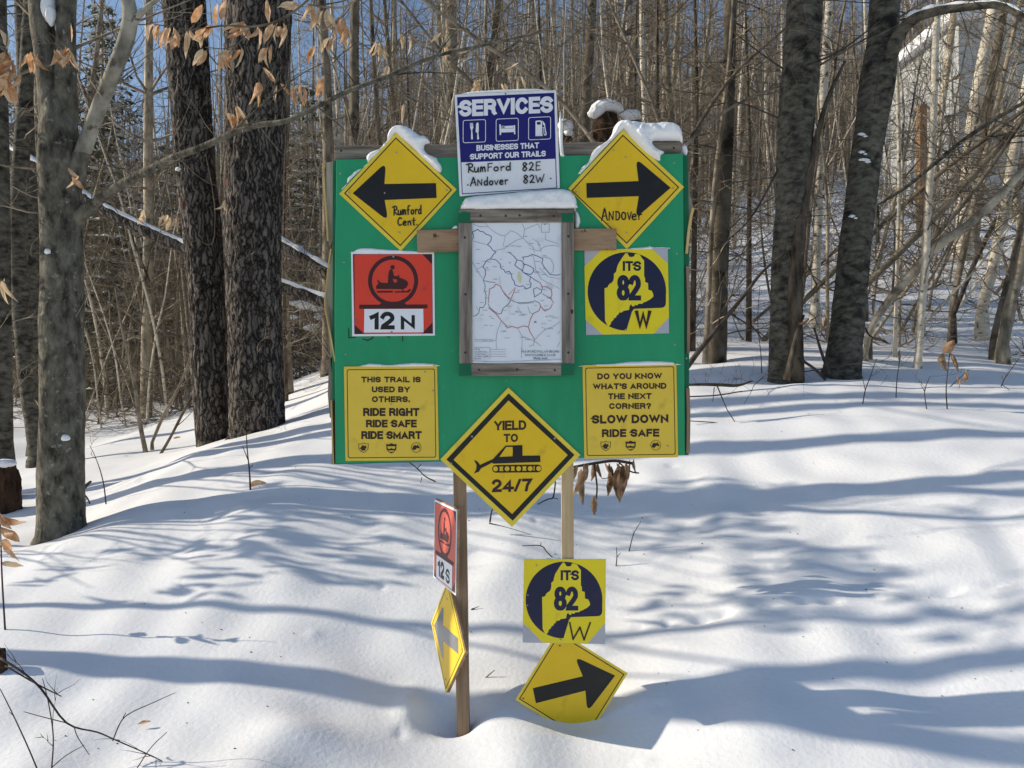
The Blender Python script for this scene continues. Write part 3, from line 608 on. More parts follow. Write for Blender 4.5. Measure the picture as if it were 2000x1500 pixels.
fpart("corner_patch", M['green_dark'], [(1097, 416.5), (1107, 417.8), (1120.5, 415), (1119, 424), (1121.5, 433.2), (1097.2, 433.3)], yk, y0 + 0.0002, 0.0001)
fpart("corner_patch", M['green_dark'], [(896.2, 711), (920.5, 711), (921, 734), (896.2, 734.2)], yk, y0 + 0.0002, 0.0001)
fpart("corner_patch", M['green_dark'], [(1096, 710.6), (1120.8, 710.6), (1120.8, 733.2), (1096, 733.6)], yk, y0 + 0.0002, 0.0001)
ms = Sign("trail_map", "white paper trail map with blue and red route lines, inside the wooden frame", YB - 0.0262, 1009, 570, cat="map", thick=0.001, step=0.0001)
ms.prism([(921, 433), (1098, 433), (1098, 711), (921, 711)], "sheet", M['map_paper'])
Lb = [[(150, 305), (160, 285), (148, 240), (165, 235), (195, 218), (215, 235), (245, 240), (270, 262), (300, 270), (318, 285), (312, 320), (282, 355), (310, 375), (330, 405), (358, 420), (335, 440), (310, 480), (275, 495), (240, 550), (262, 575), (265, 620), (245, 670)],
      [(310, 480), (360, 490), (395, 525), (400, 560), (430, 580), (440, 600), (475, 590), (495, 620), (500, 655), (520, 680), (525, 710), (560, 725), (600, 720), (630, 748), (665, 730), (670, 700), (655, 680), (665, 640), (600, 600), (580, 575), (545, 555), (525, 535), (545, 490), (515, 455), (470, 420)],
      [(545, 490), (590, 500), (610, 530), (600, 560), (590, 590), (610, 605), (665, 620), (690, 595), (690, 565), (660, 545), (625, 530), (595, 525)], [(605, 490), (595, 465), (640, 460), (680, 440), (725, 455), (775, 480), (765, 515), (790, 560), (840, 620), (900, 625), (930, 618)], [(665, 640), (700, 665), (745, 690)]]
ms.strokes([zM(*l) for l in Lb], "blue_route_lines", M['map_blue'], 1.5)
Ld = [[(245, 670), (262, 720), (258, 760), (270, 800), (265, 880), (240, 915), (215, 910), (205, 960), (180, 985), (155, 988)], [(245, 672), (300, 685), (350, 690)], [(690, 855), (640, 870), (550, 870), (490, 845), (470, 880), (420, 920), (405, 965), (380, 970), (340, 945), (300, 910), (290, 880)], [(700, 850), (740, 870), (760, 905)], [(480, 845), (455, 815), (430, 790)], [(750, 690), (770, 735), (760, 780), (700, 820), (690, 750), (720, 735), (750, 750)], [(770, 790), (820, 820), (855, 830)]]
ms.strokes([zM(*l) for l in Ld], "dark_route_lines", M['map_dark'], 1.25)
Lr = [[(290, 870), (300, 750), (340, 730), (355, 705), (395, 720), (420, 770), (460, 815), (490, 835), (515, 780), (530, 735), (470, 800)], [(760, 725), (810, 730), (850, 755), (855, 800), (840, 830), (870, 870)], [(290, 915), (360, 970), (405, 1030), (440, 1065), (460, 1095), (500, 1080), (550, 1095), (600, 1075), (645, 1085), (660, 1130), (700, 1195)], [(645, 1085), (665, 1010), (690, 965), (740, 940), (755, 900), (790, 945), (840, 920), (860, 880)]]
ms.strokes([zM(*l) for l in Lr], "red_route_lines", M['map_red'], 1.5)
Lg = [[(155, 170), (210, 195), (290, 195), (265, 165)], [(290, 195), (340, 240), (400, 272), (440, 275), (490, 230), (540, 250), (600, 300), (612, 220), (590, 165)], [(612, 220), (680, 190), (730, 170), (752, 212)], [(440, 275), (420, 375)], [(600, 300), (640, 340), (690, 380), (700, 430)], [(330, 410), (430, 390), (490, 345), (540, 315), (590, 300)], [(660, 390), (740, 410), (790, 370), (860, 360), (925, 370)], [(150, 320), (220, 340), (280, 355)], [(150, 510), (200, 600), (240, 655)], [(180, 580), (235, 548)], [(490, 845), (570, 880), (690, 870), (700, 850)], [(640, 900), (660, 960), (690, 970)], [(405, 1035), (370, 1120), (358, 1200), (362, 1280)], [(550, 1095), (590, 1170), (690, 1205), (760, 1255)], [(700, 1195), (690, 1250), (650, 1255)], [(700, 1200), (790, 1110), (860, 1085), (925, 1040)], [(800, 1105), (760, 1085)], [(550, 905), (585, 970)], [(690, 470), (710, 560), (700, 600)], [(800, 470), (840, 480), (870, 530), (865, 590), (840, 615)], [(800, 255), (795, 310), (860, 330), (915, 350)], [(680, 300), (730, 330), (760, 420)], [(710, 580), (760, 660), (830, 700), (925, 745)], [(740, 560), (820, 640), (925, 660)], [(165, 1196), (330, 1196)], [(168, 1212), (334, 1212)], [(310, 1284), (446, 1284)], [(310, 1306), (446, 1306)], [(310, 1327), (446, 1327)], [(312, 1347), (446, 1347)], [(585, 1270), (585, 1360)], [(925, 1120), (905, 1150)], [(925, 1220), (900, 1265)], [(390, 640), (395, 700)], [(760, 170), (830, 170), (830, 245), (760, 245), (760, 170)], [(165, 1268), (305, 1268), (305, 1370)],
      [(180, 900), (200, 940)], [(590, 1180), (588, 1280)]]
ms.strokes([zM(*l) for l in Lg], "grey_road_lines", M['map_grey'], .85)
r8 = random.Random(8); LL = []
for _ in range(70):
    x = r8.uniform(170, 880); y = r8.uniform(260, 1240); w_ = r8.uniform(20, 55); LL.append([(x, y), (x + w_ * .5, y + r8.uniform(-1, 1)), (x + w_, y)])
ms.strokes([zM(*l) for l in LL], "place_name_lettering", M['map_grey'], 0.9)["kind"] = "stuff"
def mtxt(rows): return [(t, zM((a, 0))[0][0], zM((b, 0))[0][0], zM((0, c))[0][1], zM((0, d))[0][1], 0, bd) for t, a, b, c, d, bd in rows]
ms.text(mtxt([("RUMFORD POLAR BEARS", 585, 918, 1294, 1313, 0.14), ("SNOWMOBILE CLUB", 615, 885, 1325, 1344, 0.14), ("TRAIL MAP", 685, 815, 1355, 1373, 0.2), ("ITS 82", 168, 215, 1278, 1290, 0.14), ("MAJOR TRAIL", 168, 280, 1300, 1312, 0.14), ("CLUB TRAIL", 168, 265, 1320, 1332, 0.14), ("OTHER CLUBS", 168, 292, 1341, 1353, 0.14), ("ROADS", 168, 228, 1361, 1373, 0.14)]), "title", M['map_dark'])
ms.layer([[zM((560, 590), (575, 610), (582, 660), (575, 700), (565, 690), (552, 640))]], "yellow_spot", M['map_yellow'])
ms.layer([[zM((475, 512), (487, 512), (481, 525))], [zM((395, 487), (402, 480), (412, 487))], [zM((270, 563), (278, 555), (290, 563))], [zM((695, 1042), (705, 1032), (718, 1042), (718, 1047), (695, 1047))], [[(p[0], p[1]) for p in circle(*zM((792, 176))[0], 1.2, 10)]], [zM((800, 992), (806, 988), (812, 995), (806, 1000))]], "place_marks", M['map_dark'])
def fscrew(px, py, m=None):
    c = W(px, py, y0); mb = MB(); r_ = 0.0045
    mb.add([(c.x + r_ * math.cos(i * math.pi / 4), y0 - 0.0004, c.z + r_ * math.sin(i * math.pi / 4)) for i in range(8)] + [(c.x + .5 * r_ * math.cos(i * math.pi / 4), y0 - 0.0012, c.z + .5 * r_ * math.sin(i * math.pi / 4)) for i in range(8)],
           [(i, (i + 1) % 8, (i + 1) % 8 + 8, i + 8) for i in range(8)] + [tuple(range(8, 16))]); mb.build("screw", m or M['rust'], fm)
for x, y in [(220, 97), (445, 98), (568, 94), (870, 100), (82, 290), (88, 795), (85, 1312), (1000, 280), (1000, 790), (1000, 1312), (208, 1465), (545, 1462), (880, 1468)]: fscrew(*zM((x, y))[0])
mb = MB(); pxprism(mb, zM((1018, 935), (1032, 925), (1045, 938), (1042, 965), (1025, 970)), yk, y0 + 0.0002, y0); mb.build("knot", M['rust'], fm, smooth=False)

# snowmobile route signs
def sled_face(s, T, red, plate, dark, num, letter, numbox, letbox):
    s.layer([[T((318, 168), (405, 163), (905, 163), (988, 250), (990, 750), (900, 845), (405, 848), (322, 770))]], "red_panel", red)
    c = T((652, 390))[0]; k = T((1, 0))[0][0] - T((0, 0))[0][0]
    s.layer([[circle(c[0], c[1], 216 * k, 56), circle(c[0], c[1], 182 * k, 56)[::-1]], [T((360, 596), (948, 594), (948, 628), (360, 632))],
             [T((560, 570), (740, 570), (770, 600), (530, 600))]], "trail_emblem", dark)
    body = T((505, 460), (508, 435), (527, 412), (513, 385), (522, 382), (545, 406), (606, 410), (612, 335), (620, 300), (632, 290), (645, 293), (654, 320), (658, 348), (690, 352), (698, 338), (706, 340), (704, 362), (740, 374), (776, 396), (783, 420), (765, 450), (740, 463))
    s.layer([[circle(*T((648, 273))[0], 19 * k, 18)], [body, T((650, 372), (668, 376), (688, 380), (684, 400), (670, 410), (655, 398))], [T((512, 478), (650, 477), (650, 491), (512, 493))], [T((666, 482), (770, 478), (797, 460), (808, 463), (790, 490), (668, 493))], [T((722, 460), (732, 460), (748, 482), (738, 484))]], "snowmobile_symbol", dark)
    s.layer([[T((405, 634), (912, 632), (915, 834), (402, 836))]], "number_plate", plate)
s = Sign("route_sign", "square red snowmobile route sign reading 12 N on the green board", YS, 768, 574)
s.prism([(685.7, 491.7), (847.8, 492.2), (849.6, 655.4), (688, 656.8)], "plate", M['white'])
s.layer([[zC((305, 160), (988, 160), (995, 845), (318, 850))]], "dark_panel", M['maroon'])
sled_face(s, zC, M['red'], M['white'], M['maroon'], "12", "N", None, None)
s.text([("12", 723, 771, 608.8, 643.6, 0, 0.235), ("N", 783, 810.4, 615.6, 643.6, 0, 0.235)], "lettering", M['black'])
s.screws([(768.5, 501), (765, 648.5)], 2.1)

def maine(T): return T((885, 455), (912, 446), (918, 430), (935, 412), (950, 405), (962, 385), (966, 360), (965, 332), (985, 312), (990, 285), (1000, 252), (1035, 195), (1065, 152), (1080, 149), (1098, 183), (1118, 186), (1140, 180), (1148, 160), (1165, 158), (1190, 166), (1205, 192), (1226, 217), (1226, 350), (1235, 372), (1235, 402), (1260, 410), (1262, 468), (1290, 475), (1300, 495), (1306, 512), (1304, 528), (1275, 553), (1258, 560), (1240, 572), (1225, 574), (1210, 588), (1180, 588), (1165, 602), (1145, 598), (1138, 612), (1122, 608), (1113, 590), (1100, 612), (1097, 640), (1075, 645), (1050, 648), (1035, 662), (1010, 664), (1005, 680), (988, 690), (985, 705), (968, 712), (962, 728), (945, 742), (938, 765), (918, 786), (905, 765), (890, 735))
def its_disc(T): return [T((1060, 818))[0]] + T(*[(1078 + 338 * math.cos(R(a)), 482 + 338 * math.sin(R(a))) for a in range(98, 360 + 8, 6)]) + T(*roundpoly([(1414, 520), (1414, 622), (1140, 632), (1122, 655), (1073, 818)], 55, 6, only=(1,)))[0:]
s = Sign("route_sign", "yellow and navy ITS 82 sign with printed W, high on the green board", YS, 1224, 569)
s.prism([(1141.4, 487.2), (1304.2, 484.5), (1306.9, 650.9), (1144.8, 654.3)], "plate", M['steel'])
s.layer([[zD((712, 265), (860, 124), (1288, 111), (1432, 240), (1441, 705), (1310, 846), (870, 853), (722, 725))]], "octagon", M['yellow_its'])
s.layer([[its_disc(zD)]], "disc", M['navy'])
s.layer([[maine(zD)]], "map_outline", M['yellow_its'])
s.text([("ITS", 1216.2, 1252, 510, 529.3, 0, 0.23), ("82", 1204.4, 1252, 537, 587, 0, 0.2)], "lettering", M['navy'])
s.text([("W", 1240, 1272, 606.3, 643.6, 0, 0.19)], "direction_letter", M['brownblack'])
s.screws([(1221.5, 644), (1225, 495)], 1.8)

# the two square trail advice signs
def advice(label, T, outer, bord, rows, logos, cx, cy):
    s = Sign("trail_sign", label, YS, cx, cy)
    s.prism(roundpoly(outer, 2), "plate", M['yellow_flat'])
    s.layer([[roundpoly(bord, 5), roundpoly(inset(bord, 1.5), 4)]], "border_line", M['brownblack'])
    s.text(rows, "lettering", M['brownblack'], 0.25)
    (ax, ay), (bx, by), (cx_, cy_) = logos
    sh = lambda x, y, r: [(x - r, y - r * .85), (x - r * .5, y - r * .75), (x, y - r), (x + r * .5, y - r * .75), (x + r, y - r * .85), (x + r * .95, y + r * .2), (x + r * .5, y + r * .75), (x, y + r), (x - r * .5, y + r * .75), (x - r * .95, y + r * .2)]
    s.layer([[sh(ax, ay, 10), sh(ax, ay, 8.9)], [[(ax - 5, ay - 1), (ax - 1, ay - 6), (ax + 1, ay - 3), (ax + 5, ay - 4), (ax + 6, ay + 1), (ax + 3, ay + 2), (ax + 4, ay + 5), (ax - 3, ay + 6), (ax - 4, ay + 3), (ax - 7, ay + 2)]]], "shield_emblem", M['brownblack'])
    s.layer([[sh(bx, by, 10), [(bx - 8, by - 4), (bx + 8, by - 4), (bx + 7, by + 1.5), (bx + 1.5, by + 1), (bx, by - 1), (bx - 1.5, by + 1), (bx - 7, by + 1.5)], [(bx - 6.5, by + 4), (bx + 6.5, by + 4), (bx + 4, by + 7), (bx - 4, by + 7)]]], "badge_emblem", M['brownblack'])
    s.layer([[circle(cx_, cy_, 10, 26), circle(cx_, cy_, 9.2, 26)], [[(cx_ - 8, cy_ + 3), (cx_ - 6, cy_ - 2), (cx_ - 3, cy_ - 5), (cx_ + 1, cy_ - 3), (cx_ + 3, cy_ - 6), (cx_ + 7, cy_), (cx_ + 7, cy_ + 2), (cx_ + 1, cy_ + 1), (cx_ - 2, cy_ + 5), (cx_ - 5, cy_ + 5)]]], "round_emblem", M['brownblack'])
    return s
s = advice("square yellow sign reading THIS TRAIL IS USED BY OTHERS", zE, [(671.6, 716), (853.6, 714.6), (857.2, 898.4), (674.7, 900.4)], [(677.2, 721.5), (849.5, 720), (852, 893.6), (679.5, 895)],
       [("THIS TRAIL IS", 705.7, 821.6, 735.7, 746.9, 0), ("USED BY", 726.3, 800.7, 754.9, 766.4, 0), ("OTHERS.", 726.5, 800.6, 774, 785.6, 0), ("RIDE RIGHT", 709.3, 819.2, 796.9, 812.7, 0), ("RIDE SAFE", 714.8, 814, 819.8, 834.8, 0), ("RIDE SMART", 705.7, 823.6, 842, 857.6, 0)],
       [(710, 874.4), (764.5, 875.6), (813, 874)], 764, 807)
s.screws([(830, 726.5), (846, 763), (764, 789.5)], 1.7)
s = advice("square yellow sign reading DO YOU KNOW WHAT'S AROUND THE NEXT CORNER", zF, [(1137.7, 713.6), (1320.9, 710.5), (1324.5, 893.2), (1141.3, 896)], [(1142.9, 718.2), (1316.5, 715.4), (1319.6, 888), (1146.2, 890.6)],
       [("DO YOU KNOW", 1166.5, 1292.8, 728.7, 740.5, -0.01), ("WHAT'S AROUND", 1158, 1301.6, 748.4, 760, -0.01), ("THE NEXT", 1187.6, 1272.4, 768, 779.6, -0.005), ("CORNER?", 1189.5, 1271.6, 787.3, 798.8, -0.005), ("SLOW DOWN", 1156, 1305.2, 810, 826.8, -0.01), ("RIDE SAFE", 1175.6, 1287.7, 837.9, 853.4, -0.01)],
       [(1183, 871), (1231.6, 870.5), (1280.5, 869.5)], 1231, 803)
s.screws([(1304, 871)], 1.7)

s = Sign("yield_sign", "yellow diamond sign reading YIELD TO 24/7 with a snow groomer picture", YB - 0.006, 997, 893)
s.prism([(860, 897.2), (992.8, 756.8), (1133.6, 888.4), (1000, 1029.3)], "plate", M['yellow_edge'], 0, 0.004)
ob = [(872, 897.4), (993.4, 768.3), (1122, 888.4), (1001.3, 1017)]; ib = [(885.7, 898), (993.2, 782), (1109, 888.6), (1000.3, 1004)]
s.layer([[inset(ob, 3)]], "face", M['yellow'])
s.layer([[ob, ib]], "border_line", M['black'])
s.text([("YIELD", 965.2, 1028, 821.4, 840, -0.02, 0.22), ("TO", 983.7, 1011.7, 847.3, 863.4, -0.02, 0.22), ("24/7", 960.4, 1038.9, 935.2, 960.6, -0.02, 0.22)], "lettering", M['brownblack'])
tr = zE(*(arc(1453, 982, 31, 90, 270, 10) + arc(1793, 979, 31, -90, 90, 10)))
wheels = [zE(*circle(x, 982 - (x - 1447) * .008, 20.5, 16)) for x in (1449, 1543, 1637, 1731, 1800)]
gaps = [zE((1478, 963), (1514, 963), (1508, 981), (1514, 1000), (1478, 1000), (1484, 981)), zE((1572, 962), (1608, 962), (1602, 980), (1608, 999), (1572, 999), (1578, 980)), zE((1666, 961), (1702, 961), (1697, 979), (1702, 998), (1666, 998), (1671, 979)), zE((1756, 960), (1769, 960), (1767, 978), (1769, 997), (1756, 997), (1759, 978))]
s.layer([[zE((1425, 905), (1530, 793), (1668, 788), (1668, 875), (1812, 873), (1815, 926), (1425, 940)), zE((1480, 885), (1535, 804), (1588, 803), (1590, 843), (1588, 880))],
         [zE((1273, 910), (1300, 920), (1318, 942), (1322, 950), (1425, 903), (1425, 930), (1330, 978), (1316, 1003), (1273, 1020), (1293, 985), (1295, 950))], [tr] + wheels + gaps], "groomer_symbol", M['black'])
s.screws([(922, 852.5), (1083.5, 856), (881, 905)], 2.2)

# signs low down on the posts
YL = YB + 0.0225
s = Sign("route_sign", "square yellow and navy ITS 82 sign with hand drawn W, low on the pale post", YL, 1102, 1174)
s.prism([(1023.3, 1091.7), (1183.5, 1091.7), (1181.7, 1258), (1020.7, 1255)], "plate", M['steel'], 0, 0.0015)
s.layer([[zG((731, 396), (1209, 396), (1206, 770), (1105, 889), (842, 886), (723, 768))]], "yellow_panel", M['yellow_its'])
q = z1(3.0, 780, 960)
kx = 225 / 338
T2 = lambda *ps: q(*[(965 + (x - 1078) * kx, 636 + (y - 482) * kx) for x, y in ps])
s.layer([[its_disc(T2)]], "disc", M['navy'])
s.layer([[maine(T2)]], "map_outline", M['yellow_its'])
s.text([("ITS", 1095, 1130.7, 1113.5, 1133.3, 0, 0.23), ("82", 1081.7, 1129.3, 1145.3, 1192.3, 0, 0.2)], "lettering", M['navy'])
s.strokes([zG((998, 768), (1018, 865)), zG((1018, 865), (1058, 795)), zG((1058, 795), (1082, 868)), zG((1082, 868), (1118, 768))], "handwriting", M['brownblack'], 4)
s.screws([(1031, 1162), (1030, 1182), (1095, 1249), (1048, 1104)], 1.6)
s = Sign("arrow_sign", "yellow diamond sign tilted with a right arrow, its lower tip buried in snow", YL + 0.004, 1116.4, 1341)
s.prism([(1006.7, 1366.7), (1090.5, 1231), (1226.3, 1315), (1142, 1450.5)], "plate", M['yellow_edge'], 0, 0.001)
o1 = [(1013.5, 1365.2), (1092, 1237.5), (1219.5, 1316.6), (1140.7, 1443.8)]
s.layer([[inset(o1, -0.4)]], "face", M['yellow'])
s.layer([[o1, inset(o1, 1.8)]], "border_line", M['brownblack'])
s.layer([[arrow_poly(zG((1264, 1078))[0], zG((1026, 966))[0], zG((1075, 1082))[0], zG((782, 1152))[0], zG((800, 1240))[0], zG((1090, 1166))[0], zG((1101, 1292))[0], 17)]], "arrow", M['black'])
s.screws([(1022, 1364), (1093.5, 1261)], 1.6, M['rust'])

# the two signs nailed edge-on to the left post
def side_root(s, Y, px, py, ang): s.root.location = W(px, py, Y); s.root.rotation_euler = (R(-1.2), R(-1.0), ang)
ang = math.atan2(-0.275, 0.105)
s = Sign("route_sign", "muted red snowmobile sign reading 12 S, fixed edge-on to the left post", 2.8, 768, 574)
s.prism([(686, 492), (848, 492), (848, 656), (686, 656)], "plate", M['white'])
s.layer([[zC((305, 160), (988, 160), (992, 845), (312, 848))]], "dark_panel", M['maroon'])
sled_face(s, zC, M['muted_red'], M['white'], M['maroon'], "12", "S", None, None)
s.text([("12", 723, 771, 608.8, 643.6, 0, 0.235), ("S", 783, 810.4, 615.6, 644, 0, 0.2)], "lettering", M['black'])
s.prism([(688, 490), (850, 490), (850, 654), (688, 654)], "backing_sheet", M['wood_brown'], 0.003, 0.011)
side_root(s, 2.89, 868.5, 1065, ang)
s = Sign("arrow_sign", "yellow diamond sign with arrow painted glare grey, fixed edge-on to the left post", 2.8, 777, 375)
s.prism([(664, 378), (777, 262), (890, 372), (777, 488)], "plate", M['yellow_edge'])
o1 = [(673, 377.6), (777, 270.5), (881, 372.2), (777, 479.6)]
s.layer([[inset(o1, -0.4)]], "face", M['yellow'])
s.layer([[o1, inset(o1, 1.8)]], "border_line", M['brownblack'])
s.layer([[arrow_poly((689, 377.6), (754, 317), (750.8, 359.5), (851.6, 357.7), (852.8, 386.7), (751.4, 390.8), (758.5, 432), 17)]], "arrow", M['glare_grey'])
s.screws([(777, 300), (684, 377), (872, 372), (777, 460)], 1.8)
s.prism([(668, 376), (781, 260), (894, 370), (781, 486)], "backing_sheet", M['wood_brown'], 0.003, 0.012)
side_root(s, 2.88, 872.5, 1243, ang + 0.02)
# ------------------------------------------------------------------ snow lying on the board and signs
def puffy(name, label, outline, Yc, depth, round_px=14, front_only=False, step=3.0, seed=0, k=3, group="caps of snow on the sign board"):
    P = smooth_path([(x, y, 0, 0) for x, y in outline] + [(*outline[0], 0, 0)], k)[:-1]
    P = [(p[0], p[1]) for p in P]
    P = [(x + 1.0 * noise.noise(Vector((x * .3, y * .3, seed))) + .6 * noise.noise(Vector((x, y, seed))), y + 1.0 * noise.noise(Vector((x * .3, y * .3, seed + 7)))) for x, y in P]
    # resample the outline
    Q = []
    for i in range(len(P)):
        a = np.array(P[i]); b = np.array(P[(i + 1) % len(P)]); m = max(1, int(np.linalg.norm(b - a) / step))
        for j in range(m): Q.append(tuple(a + (b - a) * j / m))
    n = len(Q); A = np.array(Q)
    def inside(x, y):
        c = False; j = n - 1
        for i in range(n):
            if (A[i, 1] > y) != (A[j, 1] > y) and x < (A[j, 0] - A[i, 0]) * (y - A[i, 1]) / (A[j, 1] - A[i, 1]) + A[i, 0]: c = not c
            j = i
        return c
    def dist(x, y):
        B = np.roll(A, -1, 0); d = B - A; t = np.clip(((np.array([x, y]) - A) * d).sum(1) / np.maximum((d * d).sum(1), 1e-9), 0, 1)
        return float(np.sqrt((((A + d * t[:, None]) - np.array([x, y])) ** 2).sum(1).min()))
    pts_ = list(Q)
    for xx in np.arange(A[:, 0].min(), A[:, 0].max(), step):
        for yy in np.arange(A[:, 1].min(), A[:, 1].max(), step):
            if inside(xx, yy) and dist(xx, yy) > step * 0.7: pts_.append((xx, yy))
    co, _, fa, _, _, _ = delaunay_2d_cdt([Vector(p) for p in pts_], [(i, (i + 1) % n) for i in range(n)], [list(range(n))], 1, 1e-5)
    k_ = Yc / F; v = []; N_ = len(co)
    ds = [0 if i < n else dist(c.x, c.y) for i, c in enumerate(co)]
    c0 = W(A[:, 0].mean(), A[:, 1].max(), Yc)
    for sgn in (-1, 1):
        for c, d in zip(co, ds):
            t = min(d / round_px, 1); f = math.sqrt(max(0, 1 - (1 - t) ** 2))
            nz = 1 + 0.25 * noise.noise(Vector((c.x * .07, c.y * .07, seed + 3))) + .12 * noise.noise(Vector((c.x * .25, c.y * .25, seed + 3)))
            v.append((*(W(c.x, c.y, Yc))[:],)); x, y, z = v[-1]; v[-1] = (x, y + sgn * depth * f * nz, z)
    fs = []
    for f in fa:
        a, b, c = f
        ar = (co[b] - co[a]).cross(co[c] - co[a])
        ar = ar if isinstance(ar, float) else ar
        if ar < 0: a, b, c = a, c, b
        fs.append((a, c, b)); fs.append((a + N_, b + N_, c + N_))
    mb = MB(); mb.add(v, fs)
    me = mb.mesh(name, M['cap_snow'], off=tuple(c0))
    bm = bmesh.new(); bm.from_mesh(me); bmesh.ops.remove_doubles(bm, verts=bm.verts, dist=1e-6); bmesh.ops.recalc_face_normals(bm, faces=bm.faces); bm.to_mesh(me); bm.free()
    me.polygons.foreach_set('use_smooth', [True] * len(me.polygons))
    o = bpy.data.objects.new(name, me); COL.objects.link(o); o.location = c0
    return tag(o, label, "snow", group)
puffy("snow_heap", "snow heaped on the upper edge of the left arrow diamond", zA((765, 442), (700, 500), (692, 480), (705, 425), (755, 384), (830, 379), (900, 410), (965, 460), (1015, 468), (1058, 524), (1012, 540), (1016, 600), (1075, 640), (1116, 655), (1130, 690), (1156, 725), (1148, 785), (1080, 735), (940, 600)), YB + 0.0, 0.03, 14, seed=1)
puffy("snow_patch", "thin snow patch on the upper left edge of the left arrow diamond", zA((760, 450), (640, 585), (470, 745), (300, 920), (335, 895), (350, 830), (380, 800), (420, 765), (490, 735), (520, 690), (512, 650), (540, 610), (620, 575), (690, 500)), YB - 0.001, 0.012, 8, seed=2)
puffy("snow_heap", "thick snow pillow on the right arrow diamond and the end of the top rail", zB((958, 414), (790, 585), (495, 900), (560, 800), (600, 740), (655, 690), (690, 610), (740, 560), (800, 525), (850, 470), (880, 390), (920, 343), (990, 334), (1080, 346), (1180, 358), (1290, 350), (1380, 356), (1440, 388), (1464, 450), (1468, 520), (1450, 512), (1440, 504), (1300, 506), (1215, 508), (1215, 545), (1245, 580), (1310, 605), (1280, 640), (1272, 690), (1180, 640), (1060, 530)), YB + 0.004, 0.04, 18, seed=4)
puffy("snow_lump", "small lump of snow behind the upper right corner of the green board", zB((1462, 560), (1485, 540), (1510, 570), (1508, 620), (1490, 640), (1470, 610)), YB + 0.03, 0.01, 8, seed=5)
puffy("snow_heap", "long snow pillow on top of the map frame", [(899, 409), (902, 399), (908, 389), (917, 385), (950, 381), (990, 378), (1030, 373.5), (1060, 371.5), (1092, 369), (1110, 372), (1120, 380), (1125, 390), (1126, 400), (1123, 408), (1060, 409), (980, 410), (930, 410.5)], YB - 0.024, 0.022, 13, seed=6)
puffy("snow_patch", "snow trickling down beside the right rail of the map frame", [(1122, 404), (1126, 412), (1133, 427), (1132, 440), (1129, 446), (1123, 445), (1122.5, 425)], YB - 0.004, 0.008, 6, seed=7, step=2)
puffy("snow_heap", "thin rim of snow along the top edge of the SERVICES sign", [(899, 183.6), (915, 180), (960, 176.5), (1010, 174), (1040, 173.5), (1056, 174.5), (1062, 177), (1000, 180.2), (940, 183)], YV + 0.008, 0.008, 4, step=2, seed=8)
puffy("snow_patch", "frozen snow along the right side of the SERVICES sign", [(1094, 214), (1098, 240), (1099, 270), (1101, 300), (1104, 303), (1095, 304), (1091, 260)], YV + 0.012, 0.006, 5, step=2, seed=9)
puffy("snow_patch", "thin snow ridge on the top edge of the red 12 N sign", [(690, 492), (700, 486), (720, 484.5), (750, 487), (790, 489), (812, 491), (812, 494), (690, 494)], YS + 0.003, 0.005, 4, step=2, seed=10)
puffy("snow_patch", "thin snow ridge on the top edge of the printed ITS 82 W sign", [(1225, 486), (1240, 484), (1262, 482.5), (1269, 480.5), (1277, 482.5), (1302, 483.5), (1303, 486), (1225, 489)], YS + 0.003, 0.005, 4, step=2, seed=11)
puffy("snow_patch", "thin snow ridge on the sign reading THIS TRAIL IS USED BY OTHERS", [(708, 714), (722, 710), (745, 711), (760, 713), (785, 710.5), (810, 708.5), (835, 709.5), (848, 711.5), (850, 716), (710, 717)], YS + 0.003, 0.006, 4, step=2, seed=12)
puffy("snow_patch", "thin snow ridge on the sign reading DO YOU KNOW WHAT'S AROUND", [(1142, 713.5), (1180, 711), (1210, 708.5), (1235, 706), (1280, 705.5), (1312, 707), (1318, 710), (1318, 713), (1143, 716)], YS + 0.003, 0.006, 4, step=2, seed=13)
puffy("snow_patch", "snow lump on the left end of the plank beside the map frame", [(882, 447.5), (887, 442), (892, 440), (895, 442), (895, 448)], YB - 0.01, 0.008, 5, step=1.6, seed=14)
puffy("snow_patch", "sliver of snow on the map sheet along the bottom rail", [(923, 704), (960, 705.5), (1010, 705), (1060, 702.5), (1095, 701.5), (1096, 709), (1010, 710.3), (923, 710)], YB - 0.0265, 0.006, 4, step=2, seed=15)

# ------------------------------------------------------------------ trees: the near ones measured from the place
def rough(amp_ratio, f1, f2, seed):
    def d(p, an, r):
        q = Vector((p.x * f1, p.y * f1, p.z * f1 * 0.3 + seed))
        a = noise.noise(q); b = noise.noise(Vector((p.x * f2, p.y * f2, p.z * f2 * .22 + seed)))
        ridge = 1 - abs(b) * 2.4
        return r * amp_ratio * (0.5 * a + 0.75 * ridge - 0.4)
    return d
def gentle(amp, f, seed):
    def d(p, an, r): return r * amp * (noise.noise(Vector((p.x * f, p.y * f, p.z * f * .6 + seed))) + .5 * noise.noise(Vector((p.x * f * 3, p.y * f * 3, p.z * f * 2 + seed))))
    return d
def trunkpath(rows, Y, k=8, up=None, base_extra=True):
    """rows (px,py,width) from the base upwards at depth Y"""
    R_ = [(a, b, c, Y) for a, b, c in rows]
    L = pxpath(R_, k)
    if base_extra:
        b = L[0]; L = [np.array((b[0], b[1], b[2] - 0.35, b[3] * 1.5)), np.array((b[0], b[1], b[2] - 0.05, b[3] * 1.18))] + L
    if up:
        t = L[-1]; p = L[-6]; d = (t - p)[:3]; d = d / np.linalg.norm(d); r = t[3]; q = t.copy()
        for i in range(up):
            d = d + np.array([rnd.uniform(-.06, .06), rnd.uniform(-.06, .06), 0.03]); d /= np.linalg.norm(d)
            q = q.copy(); q[:3] += d * 0.9; r *= 0.87; q[3] = max(r, 0.012); L.append(q)
    return L
